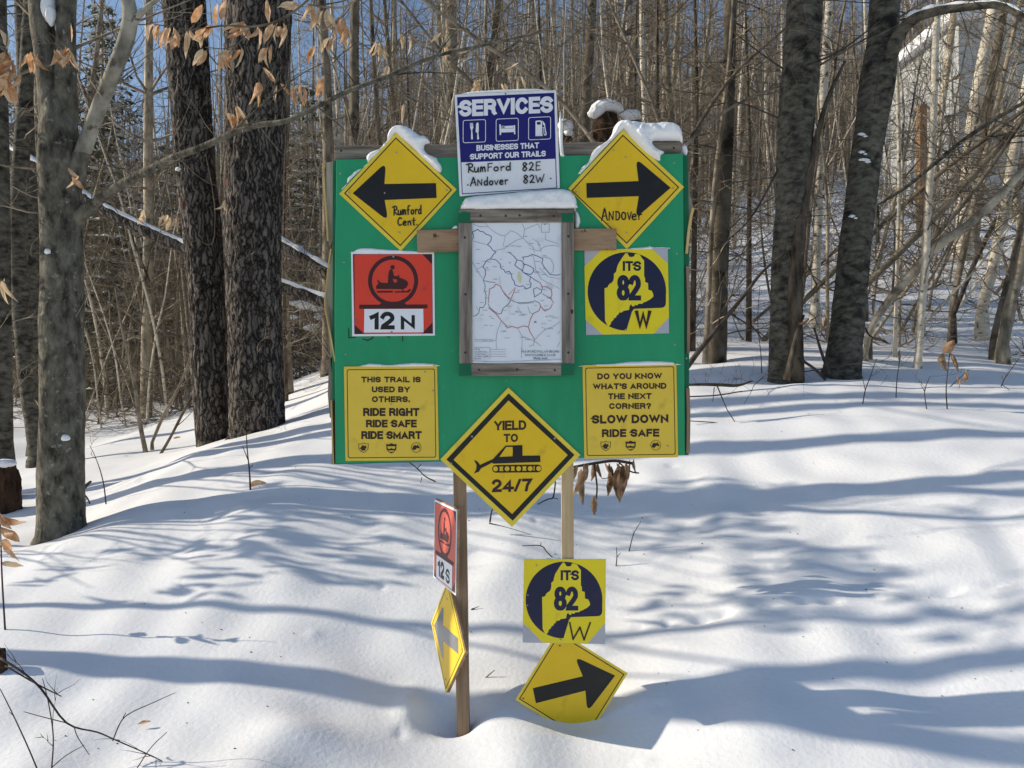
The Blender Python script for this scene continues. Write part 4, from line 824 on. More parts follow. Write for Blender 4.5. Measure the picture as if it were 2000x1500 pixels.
def dense(L, seg):
    out = [L[0]]
    for a, b in zip(L[:-1], L[1:]):
        m = max(1, int(np.linalg.norm((b - a)[:3]) / seg))
        for j in range(1, m + 1): out.append(a + (b - a) * j / m)
    return out
def base_of(L): return Vector((L[0][0], L[0][1], H1(L[0][0], L[0][1])))
def twig_path(p, d, length, r, segs, wob, up, rg):
    L = [np.array((*p, r))]; d = np.array(d, float); d /= np.linalg.norm(d); q = np.array(p, float)
    for i in range(segs):
        d = d + np.array([rg.uniform(-wob, wob), rg.uniform(-wob, wob), rg.uniform(-wob, wob) + up]); d /= np.linalg.norm(d)
        q = q + d * length / segs; L.append(np.array((*q, r * (1 - 0.8 * (i + 1) / segs))))
    return L
def grow(mb, p, d, length, r, rg, depth, wob=0.22, up=0.03, sides=3, kids=(3, 5), kl=0.55):
    segs = 5 if depth else 3
    L = twig_path(p, d, length, r, segs, wob, up, rg); tube(mb, L, sides if depth else 3, cap=False)
    if depth > 0:
        for _ in range(rg.randint(*kids)):
            t = rg.uniform(0.2, 0.98); i = min(int(t * segs), segs - 1); f = t * segs - i
            q = L[i] + (L[i + 1] - L[i]) * f; dd = (L[i + 1] - L[i])[:3]; dd = dd / np.linalg.norm(dd)
            sd = np.array([rg.uniform(-1, 1), rg.uniform(-1, 1), rg.uniform(-.5, .8)]); sd -= dd * sd.dot(dd); sd /= max(np.linalg.norm(sd), 1e-3)
            grow(mb, q[:3], dd * rg.uniform(.5, .9) + sd * rg.uniform(.5, .9), length * kl * rg.uniform(.5, 1), max(q[3] * .6, 0.0016), rg, depth - 1, wob, up, sides, kids, kl)
    return L
def leaf(mb, p, d, length, width, rg, curl=0.5):
    p = Vector(p); d = Vector(d).normalized()
    s = d.cross(Vector((rg.uniform(-1, 1), rg.uniform(-1, 1), rg.uniform(-.3, .3)))).normalized(); n = d.cross(s)
    fold = rg.uniform(0.3, 1.25); bend = rg.uniform(-curl, curl) * 1.3; tw = rg.uniform(-.9, .9); vs = []; K_ = 6
    for i in range(K_ + 1):
        t = i / K_; w = width * .5 * (math.sin(math.pi * t ** 0.8) ** .8 if 0 < t < 1 else 0.03)
        c = p + d * length * t + n * bend * length * t * t; a = tw * t
        ss = s * math.cos(a) + n * math.sin(a); nn = n * math.cos(a) - s * math.sin(a)
        for j in (-1, -.5, 0, .5, 1):
            wv = 0.06 * width * math.sin(i * 2.4 + j * 2)
            vs.append(c + ss * w * j * math.cos(fold * abs(j)) + nn * (w * abs(j) * math.sin(fold) + wv * abs(j)))
    mb.add(vs, [(i * 5 + j, i * 5 + j + 1, i * 5 + j + 6, i * 5 + j + 5) for i in range(K_) for j in range(4)], 1 if rg.random() < .25 else 0)
def leafbunch(mb, p, n, size, rg, up=0.15, spread=0.6):
    for _ in range(n):
        if rg.random() < up: d = (rg.uniform(-.5, .5), rg.uniform(-.5, .5), rg.uniform(.4, 1))
        else: d = (rg.uniform(-spread, spread), rg.uniform(-spread, spread), -1)
        leaf(mb, Vector(p) + Vector((rg.uniform(-.3, .3), rg.uniform(-.3, .3), rg.uniform(-.15, .15))) * size, d, size * rg.uniform(.7, 1.15), size * rg.uniform(.3, .48), rg)
def tree(name, label, cat="tree", group=None): return lambda base: thing(name, label, cat, base, group)
LS = 0.0   # leaf counter

# --- the forked grey beech at the left
rg = random.Random(21); Y = 4.7
tr_ = dense(trunkpath([(120, 1042, 88), (119, 980, 83), (120, 900, 80), (121, 750, 80), (121, 600, 77), (120, 480, 76), (118, 380, 75), (115, 300, 73), (114, 250, 68), (113, 210, 54), (112, 180, 36), (112, 165, 14)], Y), 0.02)
t = thing("forked_beech_tree", "mottled grey beech with forked trunk and one long branch, left of the board", "tree", base_of(tr_))
mb = MB(); g = gentle(.06, 7, 3)
tube(mb, tr_, 28, g)
tube(mb, dense(pxpath([(108, 470, 20, 4.76), (120, 420, 44, 4.74), (138, 365, 42, 4.715), (152, 325, 34, 4.69), (163, 296, 29, 4.68)], 6), .02), 18, g); tube(mb, dense(pxpath([(98, 505, 20, 4.76), (120, 468, 44, 4.74), (146, 432, 32, 4.705), (170, 409, 24.5, 4.68), (186, 396, 19, 4.66)], 6), .02), 18, g); mb.build("trunk", M['beech'], t)
mb = MB(); tube(mb, dense(trunkpath([(113, 380, 52), (109, 300, 52), (103, 225, 47), (95, 150, 43), (88, 90, 42), (82, 40, 42), (75, -40, 40)], Y, 8, 9, False), 0.03), 20, g); mb.build("stem", M['beech'], t)
mb = MB(); tube(mb, dense(trunkpath([(119, 380, 50), (122, 300, 50), (127, 220, 44), (128, 140, 39), (129, 70, 36), (130, 0, 35), (133, -60, 34)], Y, 8, 9, False), 0.03), 20, g); mb.build("stem", M['beech'], t)
mb = MB(); tube(mb, dense(pxpath([(112, 430, 28, 4.73), (128, 385, 34, 4.72), (146, 338, 34, 4.7), (162, 296, 30, 4.68), (181, 243, 28, 4.63), (205, 180, 28, 4.56), (228, 125, 29, 4.47), (247, 75, 30, 4.45), (254, 30, 28, 4.4), (245, -20, 26, 4.4), (228, -90, 25, 4.35), (220, -180, 22, 4.3), (228, -300, 16, 4.3), (220, -420, 9, 4.3)], 8), 0.02), 18, g)
tube(mb, dense(pxpath([(256, 50, 20, 4.42), (270, 32, 13, 4.38), (290, 12, 10, 4.35), (318, -12, 8, 4.3), (350, -60, 6, 4.3)], 6), 0.03), 10); mb.build("limb", M['limb'], t)
mb = MB(); brp = pxpath([(105, 480, 24, 4.73), (130, 448, 30, 4.72), (155, 422, 25, 4.7), (186, 396, 20, 4.66), (230, 365, 18, 4.5), (290, 333, 17, 4.4), (340, 308, 15, 4.3), (400, 285, 13, 4.2), (450, 262, 12.5, 4.15), (500, 245, 12, 4.1), (560, 236, 10, 4.05), (620, 208, 9, 4.0), (680, 178, 8.5, 3.95), (760, 148, 8, 3.9), (850, 110, 7, 3.9), (960, 85, 5.5, 3.9), (1060, 62, 4, 3.9)], 6)
tube(mb, dense(brp, 0.03), 12, gentle(.08, 12, 5))
tube(mb, pxpath([(450, 262, 6, 4.15), (480, 232, 5, 4.1), (510, 208, 4.5, 4.1), (530, 185, 4, 4.1), (545, 140, 3, 4.1)], 4), 6)
tube(mb, pxpath([(515, 200, 4, 4.1), (560, 165, 3, 4.1), (600, 138, 2.5, 4.1), (660, 110, 2, 4.1), (700, 80, 1.5, 4.1)], 4), 5)
for rows in [[(180, 305, 3), (215, 325, 2.6), (270, 333, 2)], [(510, 250, 2), (550, 300, 1.6), (590, 335, 1.3), (640, 345, 1)], [(620, 208, 3), (680, 260, 2), (720, 300, 1.6)], [(760, 148, 3), (800, 190, 2.2), (870, 220, 1.6), (930, 260, 1)], [(850, 110, 3), (890, 60, 2), (930, 10, 1.4)], [(700, 172, 3), (640, 90, 2.4), (600, 20, 1.8)], [(300, 330, 2.5), (350, 250, 2), (380, 180, 1.4)], [(345, 305, 2.2), (395, 350, 1.6), (450, 372, 1.2)]]:
    tube(mb, pxpath([(a, b, c, 4.15) for a, b, c in rows], 4), 4)
for _ in range(26):
    q = brp[rg.randint(12, len(brp) - 2)]; grow(mb, q[:3], (rg.uniform(-.3, 1), rg.uniform(-.8, .5), rg.uniform(-.4, .9)), rg.uniform(.2, .6), .003, rg, 1)
mb.build("long_branch", M['beech'], t)
mb = MB()
for p0, d, L_, r in [(W(80, -30, Y), (-.5, .1, 1), 2.5, .03), (W(130, -50, Y), (.4, .2, 1), 2.6, .03), (W(90, 60, Y), (-1, -.2, .6), 1.4, .012), (W(130, 100, Y), (.6, .5, .6), 1.2, .012), (W(118, 420, Y), (-1, -.2, .02), .9, .007), (W(122, 640, Y), (.5, -.3, .3), .6, .005), (W(75, 330, Y), (-1, -.1, .1), 1.0, .009), (W(240, 100, 4.45), (-.5, 0, .6), .6, .006), (W(200, 190, 4.5), (-.6, 0, .8), .5, .005), (W(222, 150, 4.5), (.8, -.1, .3), .7, .005)]:
    grow(mb, p0, d, L_, r, rg, 2)
for _ in range(16):
    q = W(100 + rg.uniform(-25, 35), -60 - rg.uniform(0, 900), Y); grow(mb, q, (rg.uniform(-1, 1), rg.uniform(-.7, .7), rg.uniform(.2, .8)), rg.uniform(.8, 1.8), .012, rg, 2)
mb.build("crown", M['twig'], t)
mb = MB()
for px, py, n, up in [(150, 343, 3, .1), (455, 225, 3, 0), (458, 205, 2, 0), (505, 165, 3, .2), (545, 165, 3, .2), (575, 170, 2, .4), (598, 165, 2, .2), (430, 245, 0, 0)]:
    if n: leafbunch(mb, W(px, py, 4.1 if px > 300 else 4.5), n, .105, rg, up)
mb.build("leaves", [M['leaf'], M['pale_leaf']], t)
mb = MB()
def blob(mb, c, r, seed, flat=0.6, f=1.5):
    bm = bmesh.new(); bmesh.ops.create_icosphere(bm, subdivisions=3, radius=1)
    vs = []
    for v in bm.verts:
        k = 1 + (.25 if f < 2 else .7) * noise.noise(v.co * f + Vector((seed, 0, 0))); vs.append((c[0] + v.co.x * r[0] * k, c[1] + v.co.y * r[1] * k, c[2] + v.co.z * r[2] * k))
    mb.add(vs, [tuple(v.index for v in fc.verts) for fc in bm.faces]); bm.free()
mb = MB(); blob(mb, W(95, 12, Y - .02), (.045, .05, .1), 3); blob(mb, W(99, 30, Y - .04), (.03, .04, .06), 4); o = mb.build("snow_lump", M['cap_snow'], None, off=tuple(W(95, 12, Y))); o.location = W(95, 12, Y); tag(o, "lump of snow wedged in the fork of the mottled beech", "snow")
mb = MB(); blob(mb, W(93, 491, 4.57), (.018, .018, .016), 3); o = mb.build("snow_lump", M['cap_snow'], None, off=tuple(W(93, 491, 4.57))); o.location = W(93, 491, 4.57); tag(o, "small ball of snow on a knot of the mottled beech trunk", "snow")
mb = MB(); blob(mb, W(128, 855, 4.55), (.025, .02, .02), 9); o = mb.build("snow_lump", M['cap_snow'], None, off=tuple(W(128, 855, 4.55))); o.location = W(128, 855, 4.55); tag(o, "snow scrap stuck low on the mottled beech trunk", "snow")

# --- the two rough barked trunks
for label, rows, Y, seed, tw in [("dark rough barked trunk, slimmer and leaning left of its bigger neighbour", [(420, 880, 66), (418, 868, 64), (410, 740, 68), (406, 600, 70), (395, 450, 71), (384, 350, 72), (374, 220, 74), (366, 100, 77), (358, 0, 80), (350, -120, 80)], 7.4, 1.0, 0),
                             ("thick dark rough barked trunk, nearest the left edge of the board", [(502, 850, 106), (503, 830, 104), (500, 720, 102), (497, 600, 103), (494, 450, 106), (496, 300, 108), (500, 150, 116), (505, 0, 126), (508, -120, 128)], 7.1, 5.0, 1)]:
    L = dense(trunkpath(rows, Y, 10, 10), 0.022); t = thing("rough_barked_tree", label, "tree", base_of(L), "pair of rough barked trees left of the board")
    mb = MB(); tube(mb, L, 110, rough(.08, 9, 30, seed)); mb.build("trunk", M['rough_bark'], t)
    mb = MB(); rg = random.Random(int(seed) + 4)
    for _ in range(22):
        q = W(rows[-1][0], -150 - rg.uniform(0, 900), Y); grow(mb, q, (rg.uniform(-1, 1), rg.uniform(-.7, .7), rg.uniform(.2, .9)), rg.uniform(1, 2.4), .02, rg, 2)
    for _ in range(9):
        i = rg.randint(10, len(L) // 2); grow(mb, L[i][:3], (rg.uniform(-1, 1), -.6, rg.uniform(-.2, .4)), rg.uniform(.4, .9), .005, rg, 2)
    if tw == 0:
        tube(mb, pxpath([(402, 300, 2.5, 7.1), (412, 350, 2.4, 7.08), (420, 410, 2.2, 7.05), (418, 465, 2, 7.05), (408, 478, 2, 7.05), (385, 470, 2, 7.0), (360, 478, 1.8, 7.0)], 4), 4)
    mb.build("crown", M['twig'], t)
mb = MB(); blob(mb, W(348, 330, 7.1), (.022, .02, .016), 9, f=2.4); o = mb.build("snow_lump", M['cap_snow'], None, off=tuple(W(348, 330, 7.1))); o.location = W(348, 330, 7.1); tag(o, "small lump of snow on the slimmer rough barked trunk", "snow")

# --- the two dark smooth trunks at the right
Y = 6.6; rg = random.Random(5)
L = dense(trunkpath([(1533, 745, 68), (1534, 735, 64), (1536, 640, 60), (1539, 500, 60), (1546, 400, 62), (1551, 300, 67), (1560, 180, 70), (1567, 80, 68), (1573, 0, 65), (1580, -120, 62)], Y, 8, 9), 0.03)
t = thing("dark_trunk_tree", "dark upright trunk with a dead split stem, right of the board", "tree", base_of(L)); mb = MB(); tube(mb, L, 32, gentle(.07, 6, 1)); mb.build("trunk", M['dark_smooth'], t)
mb = MB(); tube(mb, dense(pxpath([(1556, 745, 30, 6.5), (1554, 640, 28, 6.45), (1553, 560, 26, 6.45), (1560, 480, 24, 6.45), (1572, 390, 20, 6.5), (1585, 320, 15, 6.5), (1600, 250, 11, 6.5), (1618, 190, 8, 6.55), (1650, 120, 5, 6.6)], 6), .04), 12, rough(.12, 10, 22, 2))
tube(mb, pxpath([(1536, 742, 14, 6.3), (1548, 690, 11, 6.3), (1560, 640, 9, 6.35), (1570, 615, 5, 6.35)], 5), 8); mb.build("dead_stem", M['dead_wood'], t)
mb = MB()
for _ in range(18): grow(mb, W(1580, -150 - rg.uniform(0, 800), Y), (rg.uniform(-1, 1), rg.uniform(-.7, .7), rg.uniform(.2, .9)), rg.uniform(1, 2.2), .018, rg, 2)
for rows in [[(1520, 330, 4), (1470, 420, 3), (1420, 470, 2.4), (1370, 500, 1.4)], [(1530, 135, 3), (1480, 100, 2.4), (1430, 60, 1.6)], [(1570, 130, 4), (1640, 100, 3), (1720, 40, 2)], [(1560, 110, 4), (1600, 62, 2), (1602, 60, 1)], [(1520, 230, 3), (1440, 200, 2.4), (1380, 210, 1.5)], [(1560, 700, 5), (1590, 720, 5), (1612, 742, 4.5)], [(1590, 640, 3), (1605, 690, 5), (1622, 735, 6)]]:
    tube(mb, pxpath([(a, b, c * 1.2, 6.4) for a, b, c in rows], 5), 5)
for _ in range(14):
    i = rg.randint(15, len(L) // 2); grow(mb, L[i][:3], (rg.uniform(-1, 1), -.7, rg.uniform(-.2, .5)), rg.uniform(.5, 1.3), .006, rg, 2)
mb.build("crown", M['dark_twig'], t)
Y = 6.7
L = dense(trunkpath([(1642, 735, 74), (1645, 722, 70), (1650, 680, 66), (1658, 600, 62), (1668, 500, 60), (1680, 400, 58), (1693, 300, 57), (1705, 220, 60), (1716, 150, 64), (1724, 80, 58), (1728, 0, 55), (1735, -120, 52)], Y, 8, 9), 0.03)
t = thing("dark_trunk_tree", "dark leaning trunk with an arching snow lined branch, at the right", "tree", base_of(L)); mb = MB(); tube(mb, L, 32, gentle(.07, 6, 4)); mb.build("trunk", M['dark_smooth'], t)
arch = pxpath([(1715, 165, 40, 6.65), (1735, 120, 30, 6.6), (1752, 75, 26, 6.5), (1775, 45, 22, 6.4), (1800, 30, 19, 6.3), (1840, 20, 17, 6.2), (1890, 14, 15, 6.1), (1940, 10, 14, 6.0), (1980, 22, 13, 5.9), (2010, 45, 12, 5.8), (2060, 80, 9, 5.7), (2140, 110, 5, 5.6)], 6)
mb = MB(); tube(mb, dense(arch, .04), 14, gentle(.08, 9, 3)); mb.build("arching_branch", M['dark_smooth'], t)
mb = MB()
for _ in range(18): grow(mb, W(1740, -150 - rg.uniform(0, 800), Y), (rg.uniform(-1, 1), rg.uniform(-.7, .7), rg.uniform(.2, .9)), rg.uniform(1, 2.2), .018, rg, 2)
for _ in range(16):
    q = arch[rg.randint(14, len(arch) - 3)]; grow(mb, q[:3], (rg.uniform(-.5, 1), rg.uniform(-.6, .4), rg.uniform(-.8, .8)), rg.uniform(.3, .8), .005, rg, 2)
for _ in range(10):
    i = rg.randint(15, len(L) // 2); grow(mb, L[i][:3], (rg.uniform(-1, 1), -.7, rg.uniform(-.2, .5)), rg.uniform(.4, 1.0), .005, rg, 2)
mb.build("crown", M['dark_twig'], t)
mb = MB(); seg = arch[18:52]; tube(mb, [np.array((p[0], p[1], p[2] + p[3] * .95, p[3] * (.6 + .2 * math.sin(i * .9)))) for i, p in enumerate(seg)], 8)
o = mb.build("snow_strip", M['cap_snow'], None, off=tuple(seg[0][:3])); o.location = Vector(seg[0][:3]); tag(o, "strip of snow lying along the arching branch at the top right", "snow")
for i, (px, py, w_) in enumerate([(1683, 262, .05), (1683, 297, .04), (1688, 312, .07), (1664, 422, .04)]):
    mb = MB(); c = W(px, py, 6.55); c = W(px, py, 6.56); blob(mb, c, (w_ * .6, .012, .011), i * 3, f=2.4); blob(mb, W(px + 7, py + 4, 6.56), (w_ * .35, .01, .007), i * 5, f=2.6); o = mb.build("snow_lump", M['cap_snow'], None, off=tuple(c)); o.location = c
    tag(o, "scrap of snow clinging to the bark of the dark leaning trunk", "snow", "snow scraps on the dark leaning trunk")

def pole(name, label, rows, Y, m, seed, crown_m=None, up=8, sides=12, twigs=14, tl=(.4, 1.1), cat="tree", group=None, amp=.07, topcrown=8, side_bias=None, dz=None):
    rg = random.Random(seed)
    rows4 = rows
    L = dense(trunkpath(rows4, Y, 6, up), 0.06)
    t = thing(name, label, cat, base_of(L), group)
    mb = MB(); tube(mb, L, sides, gentle(amp, 8, seed)); mb.build("trunk", m, t)
    mb = MB(); top = W(rows[-1][0], rows[-1][1], Y).z; bz = L[0][2]
    vis = [q for q in L if q[2] < top + .2 and q[2] > bz + .6] or L
    for _ in range(twigs):
        q = rg.choice(vis); a = rg.uniform(0, 6.28); grow(mb, q[:3], (math.cos(a), math.sin(a), rg.uniform(-.2, .7)), rg.uniform(*tl), min(.25 * q[3] + .002, .009), rg, 2)
    hi = [q for q in L if q[2] > top - .3]
    for _ in range(topcrown if hi else 0):
        q = rg.choice(hi); a = rg.uniform(0, 6.28); grow(mb, q[:3], (math.cos(a), math.sin(a), rg.uniform(.2, .9)), rg.uniform(.8, 1.8), min(.35 * q[3] + .003, .014), rg, 2)
    mb.build("crown", crown_m or M['twig'], t)
    return t
pole("grey_tree", "grey trunk sunlit on its left side, just right of the board, with bare side twigs", [(1399, 728, 40), (1400, 700, 38), (1404, 600, 34), (1408, 480, 31), (1413, 380, 30), (1420, 250, 27), (1424, 120, 25), (1427, 0, 24), (1430, -100, 23)], 7.6, M['pole_bark'], 3, twigs=46, tl=(.5, 1.5))
pole("young_tree", "slim dark stem close beside the grey trunk right of the board", [(1376, 728, 12), (1382, 620, 11), (1388, 480, 10), (1396, 360, 9), (1410, 240, 8), (1424, 120, 7)], 7.4, M['twig'], 4, twigs=16, sides=7, up=4)
pole("pale_sapling", "pale curving sapling standing sunlit to the right of the dark leaning trunk", [(1793, 700, 15), (1795, 680, 15), (1800, 600, 15), (1807, 520, 15), (1811, 440, 14), (1815, 360, 14), (1821, 270, 13), (1825, 180, 13), (1827, 90, 12), (1832, 20, 11)], 7.2, M['birch_bark'], 8, twigs=12)
pole("pale_sapling", "slender reddish sapling between the dark leaning trunk and the pale curving one", [(1748, 665, 7), (1750, 600, 7), (1753, 480, 7), (1756, 380, 7), (1755, 260, 7), (1752, 150, 7), (1748, 40, 6)], 7.8, M['birch_bark'], 9, twigs=8, sides=7)
pole("pale_tree", "pale sunlit pole between the two dark trunks", [(1592, 590, 17), (1593, 560, 17), (1597, 430, 17), (1601, 300, 16), (1608, 180, 16), (1614, 80, 15), (1622, -30, 14)], 10.5, M['birch_bark'], 10, twigs=10)
pole("birch_tree", "white birch leaning right near the right edge, its base in the open snow", [(1918, 608, 20), (1924, 580, 20), (1940, 520, 20), (1958, 430, 20), (1972, 350, 20), (1985, 270, 18), (2000, 190, 18), (2020, 100, 16)], 9.2, M['birch_bark'], 12, twigs=14)
pole("leaning_sapling", "stout pale sapling leaning right at the right edge of the picture", [(1958, 672, 22), (1964, 645, 22), (1975, 590, 21), (1988, 540, 20), (2004, 470, 19), (2030, 370, 17), (2060, 270, 15)], 7.6, M['pole_bark'], 13, twigs=10)
pole("leaning_sapling", "thin grey stem leaning right just left of the stout pale one", [(1940, 668, 14), (1948, 630, 13), (1965, 560, 12), (1985, 480, 11), (2003, 400, 10), (2030, 300, 9)], 7.9, M['twig'], 14, twigs=12, sides=8)
pole("leaning_sapling", "bare leaning stem lit pink grey, behind the pale curving sapling", [(1860, 612, 13), (1866, 570, 13), (1880, 500, 13), (1895, 430, 12), (1915, 340, 11), (1940, 240, 10), (1960, 150, 9)], 9.4, M['pole_bark'], 15, twigs=12, sides=8)
pole("leaning_sapling", "dark stem leaning steeply beside the pink grey one", [(1862, 615, 9), (1880, 570, 9), (1905, 510, 9), (1940, 440, 9), (1975, 390, 8), (2020, 330, 7)], 9.3, M['dark_twig'], 16, twigs=12, sides=7)
pole("twin_stem_tree", "leaning trunk with bright left edge, left of the pale building", [(1880, 465, 30), (1884, 430, 29), (1890, 350, 27), (1897, 270, 25), (1908, 190, 24), (1922, 110, 23), (1938, 30, 22), (1950, -60, 20)], 14, M['birch_bark'], 17, twigs=14)
pole("twin_stem_tree", "greyer leaning trunk right beside the one with the bright left edge", [(1898, 470, 26), (1904, 420, 25), (1912, 330, 24), (1924, 230, 22), (1940, 120, 21), (1958, 20, 20), (1970, -60, 18)], 14.3, M['pole_bark'], 18, twigs=14)
for label, rows, Y in [("long bowed trunk leaning far right, lowest of the leaning stems", [(1690, 690, 11), (1702, 640, 12), (1738, 585, 15), (1785, 530, 17), (1835, 478, 18), (1890, 440, 17), (1950, 385, 16), (2010, 320, 15), (2080, 250, 12)], 7.3),
                       ("long bowed trunk leaning far right, above the lowest one", [(1690, 560, 9), (1720, 530, 12), (1775, 475, 14), (1830, 420, 15), (1880, 365, 14), (1930, 310, 13), (1985, 250, 12), (2050, 180, 9)], 7.7),
                       ("slim bowed stem leaning right between the two long bowed trunks", [(1700, 640, 6), (1730, 590, 8), (1780, 530, 9), (1820, 470, 9), (1880, 400, 9), (1940, 320, 8), (2000, 230, 7)], 7.5),
                       ("dark bowed stem crossing high above the other leaning stems", [(1715, 400, 4), (1770, 365, 7), (1825, 320, 8), (1880, 275, 8), (1940, 235, 8), (2010, 195, 7)], 7.0)]:
    pole("leaning_tree", label, rows, Y, M['dark_smooth'] if "dark" in label else M['pole_bark'], hash(label) % 1000 if False else len(label), twigs=16, up=3, sides=9, topcrown=4)
for label, rows, Y in [("thin dark stem slanting left across the woods above the SERVICES sign", [(1260, 420, 9), (1120, 225, 8), (1040, 150, 8), (930, 75, 7), (800, -20, 6)], 7.4),
                       ("second slanting stem crossing above the SERVICES sign, nearer the left arrow", [(1120, 380, 8), (1010, 240, 7), (890, 130, 6), (790, 10, 5), (760, -40, 4)], 7.8),
                       ("bare bent stem sweeping up to the right from behind the right arrow sign", [(1270, 480, 9), (1300, 380, 8), (1350, 270, 8), (1430, 150, 7), (1540, 50, 5), (1600, 0, 4)], 7.2),
                       ("lower bent stem sweeping right towards the dark upright trunk", [(1280, 440, 8), (1330, 300, 7), (1420, 215, 6), (1560, 150, 5), (1700, 70, 4)], 7.0),
                       ("thin stem slanting left from the right arrow sign to the top of the picture", [(1330, 460, 8), (1290, 250, 7), (1240, 120, 6), (1180, -20, 5)], 8.0)]:
    pole("slanting_sapling", label, rows, Y, M['twig'], len(label) + 5, twigs=26, up=2, sides=7, topcrown=4, cat="sapling", tl=(.4, 1.2))
# --- far left trees
pole("dark_tree", "dark trunk cut off by the left edge of the picture", [(6, 920, 46), (2, 860, 44), (0, 700, 42), (-2, 500, 40), (-4, 300, 38), (-6, 100, 36), (-8, -60, 34)], 6.2, M['dark_smooth'], 31, twigs=10)
pole("leaning_tree", "grey shaggy trunk leaning left behind the mottled beech", [(76, 890, 36), (68, 840, 34), (55, 740, 34), (45, 640, 33), (38, 540, 32), (36, 420, 32), (42, 300, 30), (50, 180, 28), (58, 40, 26)], 8.2, M['dark_smooth'], 32, twigs=12)
pole("leaning_tree", "second grey trunk behind the mottled beech, showing between it and the leaning one", [(72, 860, 30), (70, 760, 30), (66, 600, 30), (60, 450, 29), (54, 300, 28), (46, 100, 26)], 10.5, M['dark_smooth'], 33, twigs=12)
pole("grey_tree", "tall grey trunk rising behind the upper left corner of the board", [(640, 700, 22), (640, 560, 21), (640, 400, 20), (640, 250, 19), (636, 120, 18), (628, 0, 17)], 11.5, M['pole_bark'], 34, twigs=12)
pole("grey_tree", "grey trunk seen over the left arrow sign, with a paler stem beside it", [(690, 690, 20), (690, 400, 19), (692, 250, 19), (692, 100, 18), (694, -20, 17)], 12.5, M['pole_bark'], 35, twigs=10)
pole("grey_tree", "broad grey trunk seen between the left arrow sign and the SERVICES sign", [(884, 690, 26), (884, 400, 25), (884, 250, 24), (882, 120, 24), (880, -20, 23)], 13, M['pole_bark'], 36, twigs=10)
pole("grey_tree", "forked grey trunk seen right of the SERVICES sign", [(1140, 690, 24), (1140, 400, 22), (1142, 250, 20), (1150, 120, 18), (1158, -20, 17)], 13, M['pole_bark'], 37, twigs=12)
for i, (rows, Y, lab) in enumerate([([(284, 880, 10), (274, 830, 9), (264, 760, 8), (250, 690, 6), (238, 640, 5), (225, 560, 3)], 8.0, "thin upright sapling alone in the snow left of the rough barked pair"),
                       ([(297, 864, 7), (320, 810, 7), (345, 765, 6), (367, 712, 5), (380, 650, 3)], 8.2, "thin stem leaning right against the rough barked pair"),
                       ([(312, 890, 7), (335, 850, 6), (358, 805, 6), (378, 770, 5), (400, 720, 3)], 7.6, "lower thin stem leaning right towards the slimmer rough barked trunk")]):
    pole("bare_sapling", lab, rows, Y, M['twig'], 50 + i, twigs=7, up=0, sides=6, tl=(.2, .6), cat="sapling", topcrown=0)
pole("grey_tree", "short grey trunk showing between the thick rough trunk and the board", [(563, 765, 22), (561, 720, 20), (556, 600, 18), (552, 450, 17), (556, 300, 16), (560, 120, 15)], 11, M['pole_bark'], 60, twigs=10)

# --- fallen logs with snow
def log(label, rows, m, snowlabel, w_snow=.8):
    L = dense(pxpath(rows, 6), .05); b = L[len(L) // 2]
    t = tag(bpy.data.objects.new("fallen_log", None), label, "log"); COL.objects.link(t); t.location = Vector(L[0][:3])
    mb = MB(); tube(mb, L, 14, rough(.1, 8, 18, 3)); mb.build("log_stem", m, t)
    mb = MB(); rg = random.Random(len(label))
    for _ in range(18): grow(mb, rg.choice(L)[:3], (rg.uniform(-1, 1), rg.uniform(-.8, .3), rg.uniform(-1, .8)), rg.uniform(.3, 1), .006, rg, 2)
    mb.build("twigs", M['dark_twig'], t)
    mb = MB(); seg = [np.array((p[0] , p[1] , p[2] + p[3] * .75, p[3] * w_snow * (.8 + .3 * noise.noise(Vector((i * .35, 0, 1)))))) for i, p in enumerate(L)]
    tube(mb, seg, 10); o = mb.build("snow_strip", M['cap_snow'], None, off=tuple(seg[0][:3])); o.location = Vector(seg[0][:3]); tag(o, snowlabel, "snow")
log("fallen log leaning across the woods, passing behind the mottled beech and the rough barked pair", [(-40, 270, 22, 9.6), (30, 305, 23, 9.4), (80, 332, 23, 9.2), (210, 415, 23, 8.9), (360, 484, 23, 8.7), (450, 522, 24, 8.6), (550, 560, 24, 8.5), (640, 592, 24, 8.4), (760, 640, 24, 8.3), (900, 720, 22, 8.2)], M['rough_bark'], "strip of snow on the fallen log that passes behind the mottled beech")
log("fallen log sloping down behind the board from the thick rough trunk", [(450, 420, 18, 9.2), (550, 480, 26, 9.0), (600, 510, 27, 8.9), (650, 540, 27, 8.8), (760, 610, 26, 8.6), (900, 700, 26, 8.6)], M['rough_bark'], "strip of snow on the log sloping behind the left edge of the board")
# --- snag with snow behind the board
Y = 8.4; L = dense(trunkpath([(1182, 700, 58), (1180, 500, 55), (1178, 380, 52), (1180, 300, 50), (1182, 250, 48), (1184, 225, 40)], Y, 6), .05)
t = thing("broken_stump", "reddish brown rotten snag with a snow cap, rising behind the right arrow sign", "stump", base_of(L)); mb = MB(); tube(mb, L, 24, rough(.25, 8, 18, 6)); mb.build("trunk", M['rot'], t)
mb = MB(); blob(mb, W(1184, 212, Y), (.19, .2, .07), 3); blob(mb, W(1165, 218, Y - .05), (.09, .1, .07), 8); blob(mb, W(1232, 226, Y), (.12, .1, .06), 5); c = W(1184, 212, Y); o = mb.build("snow_heap", M['cap_snow'], None, off=tuple(c)); o.location = c; tag(o, "cap of snow on the rotten snag behind the right arrow sign", "snow")
mb = MB(); tube(mb, pxpath([(1190, 262, 16, Y), (1215, 245, 14, Y), (1238, 238, 12, Y), (1258, 246, 9, Y)], 5), 8, rough(.2, 8, 18, 2)); mb.build("broken_limb", M['rot'], t)
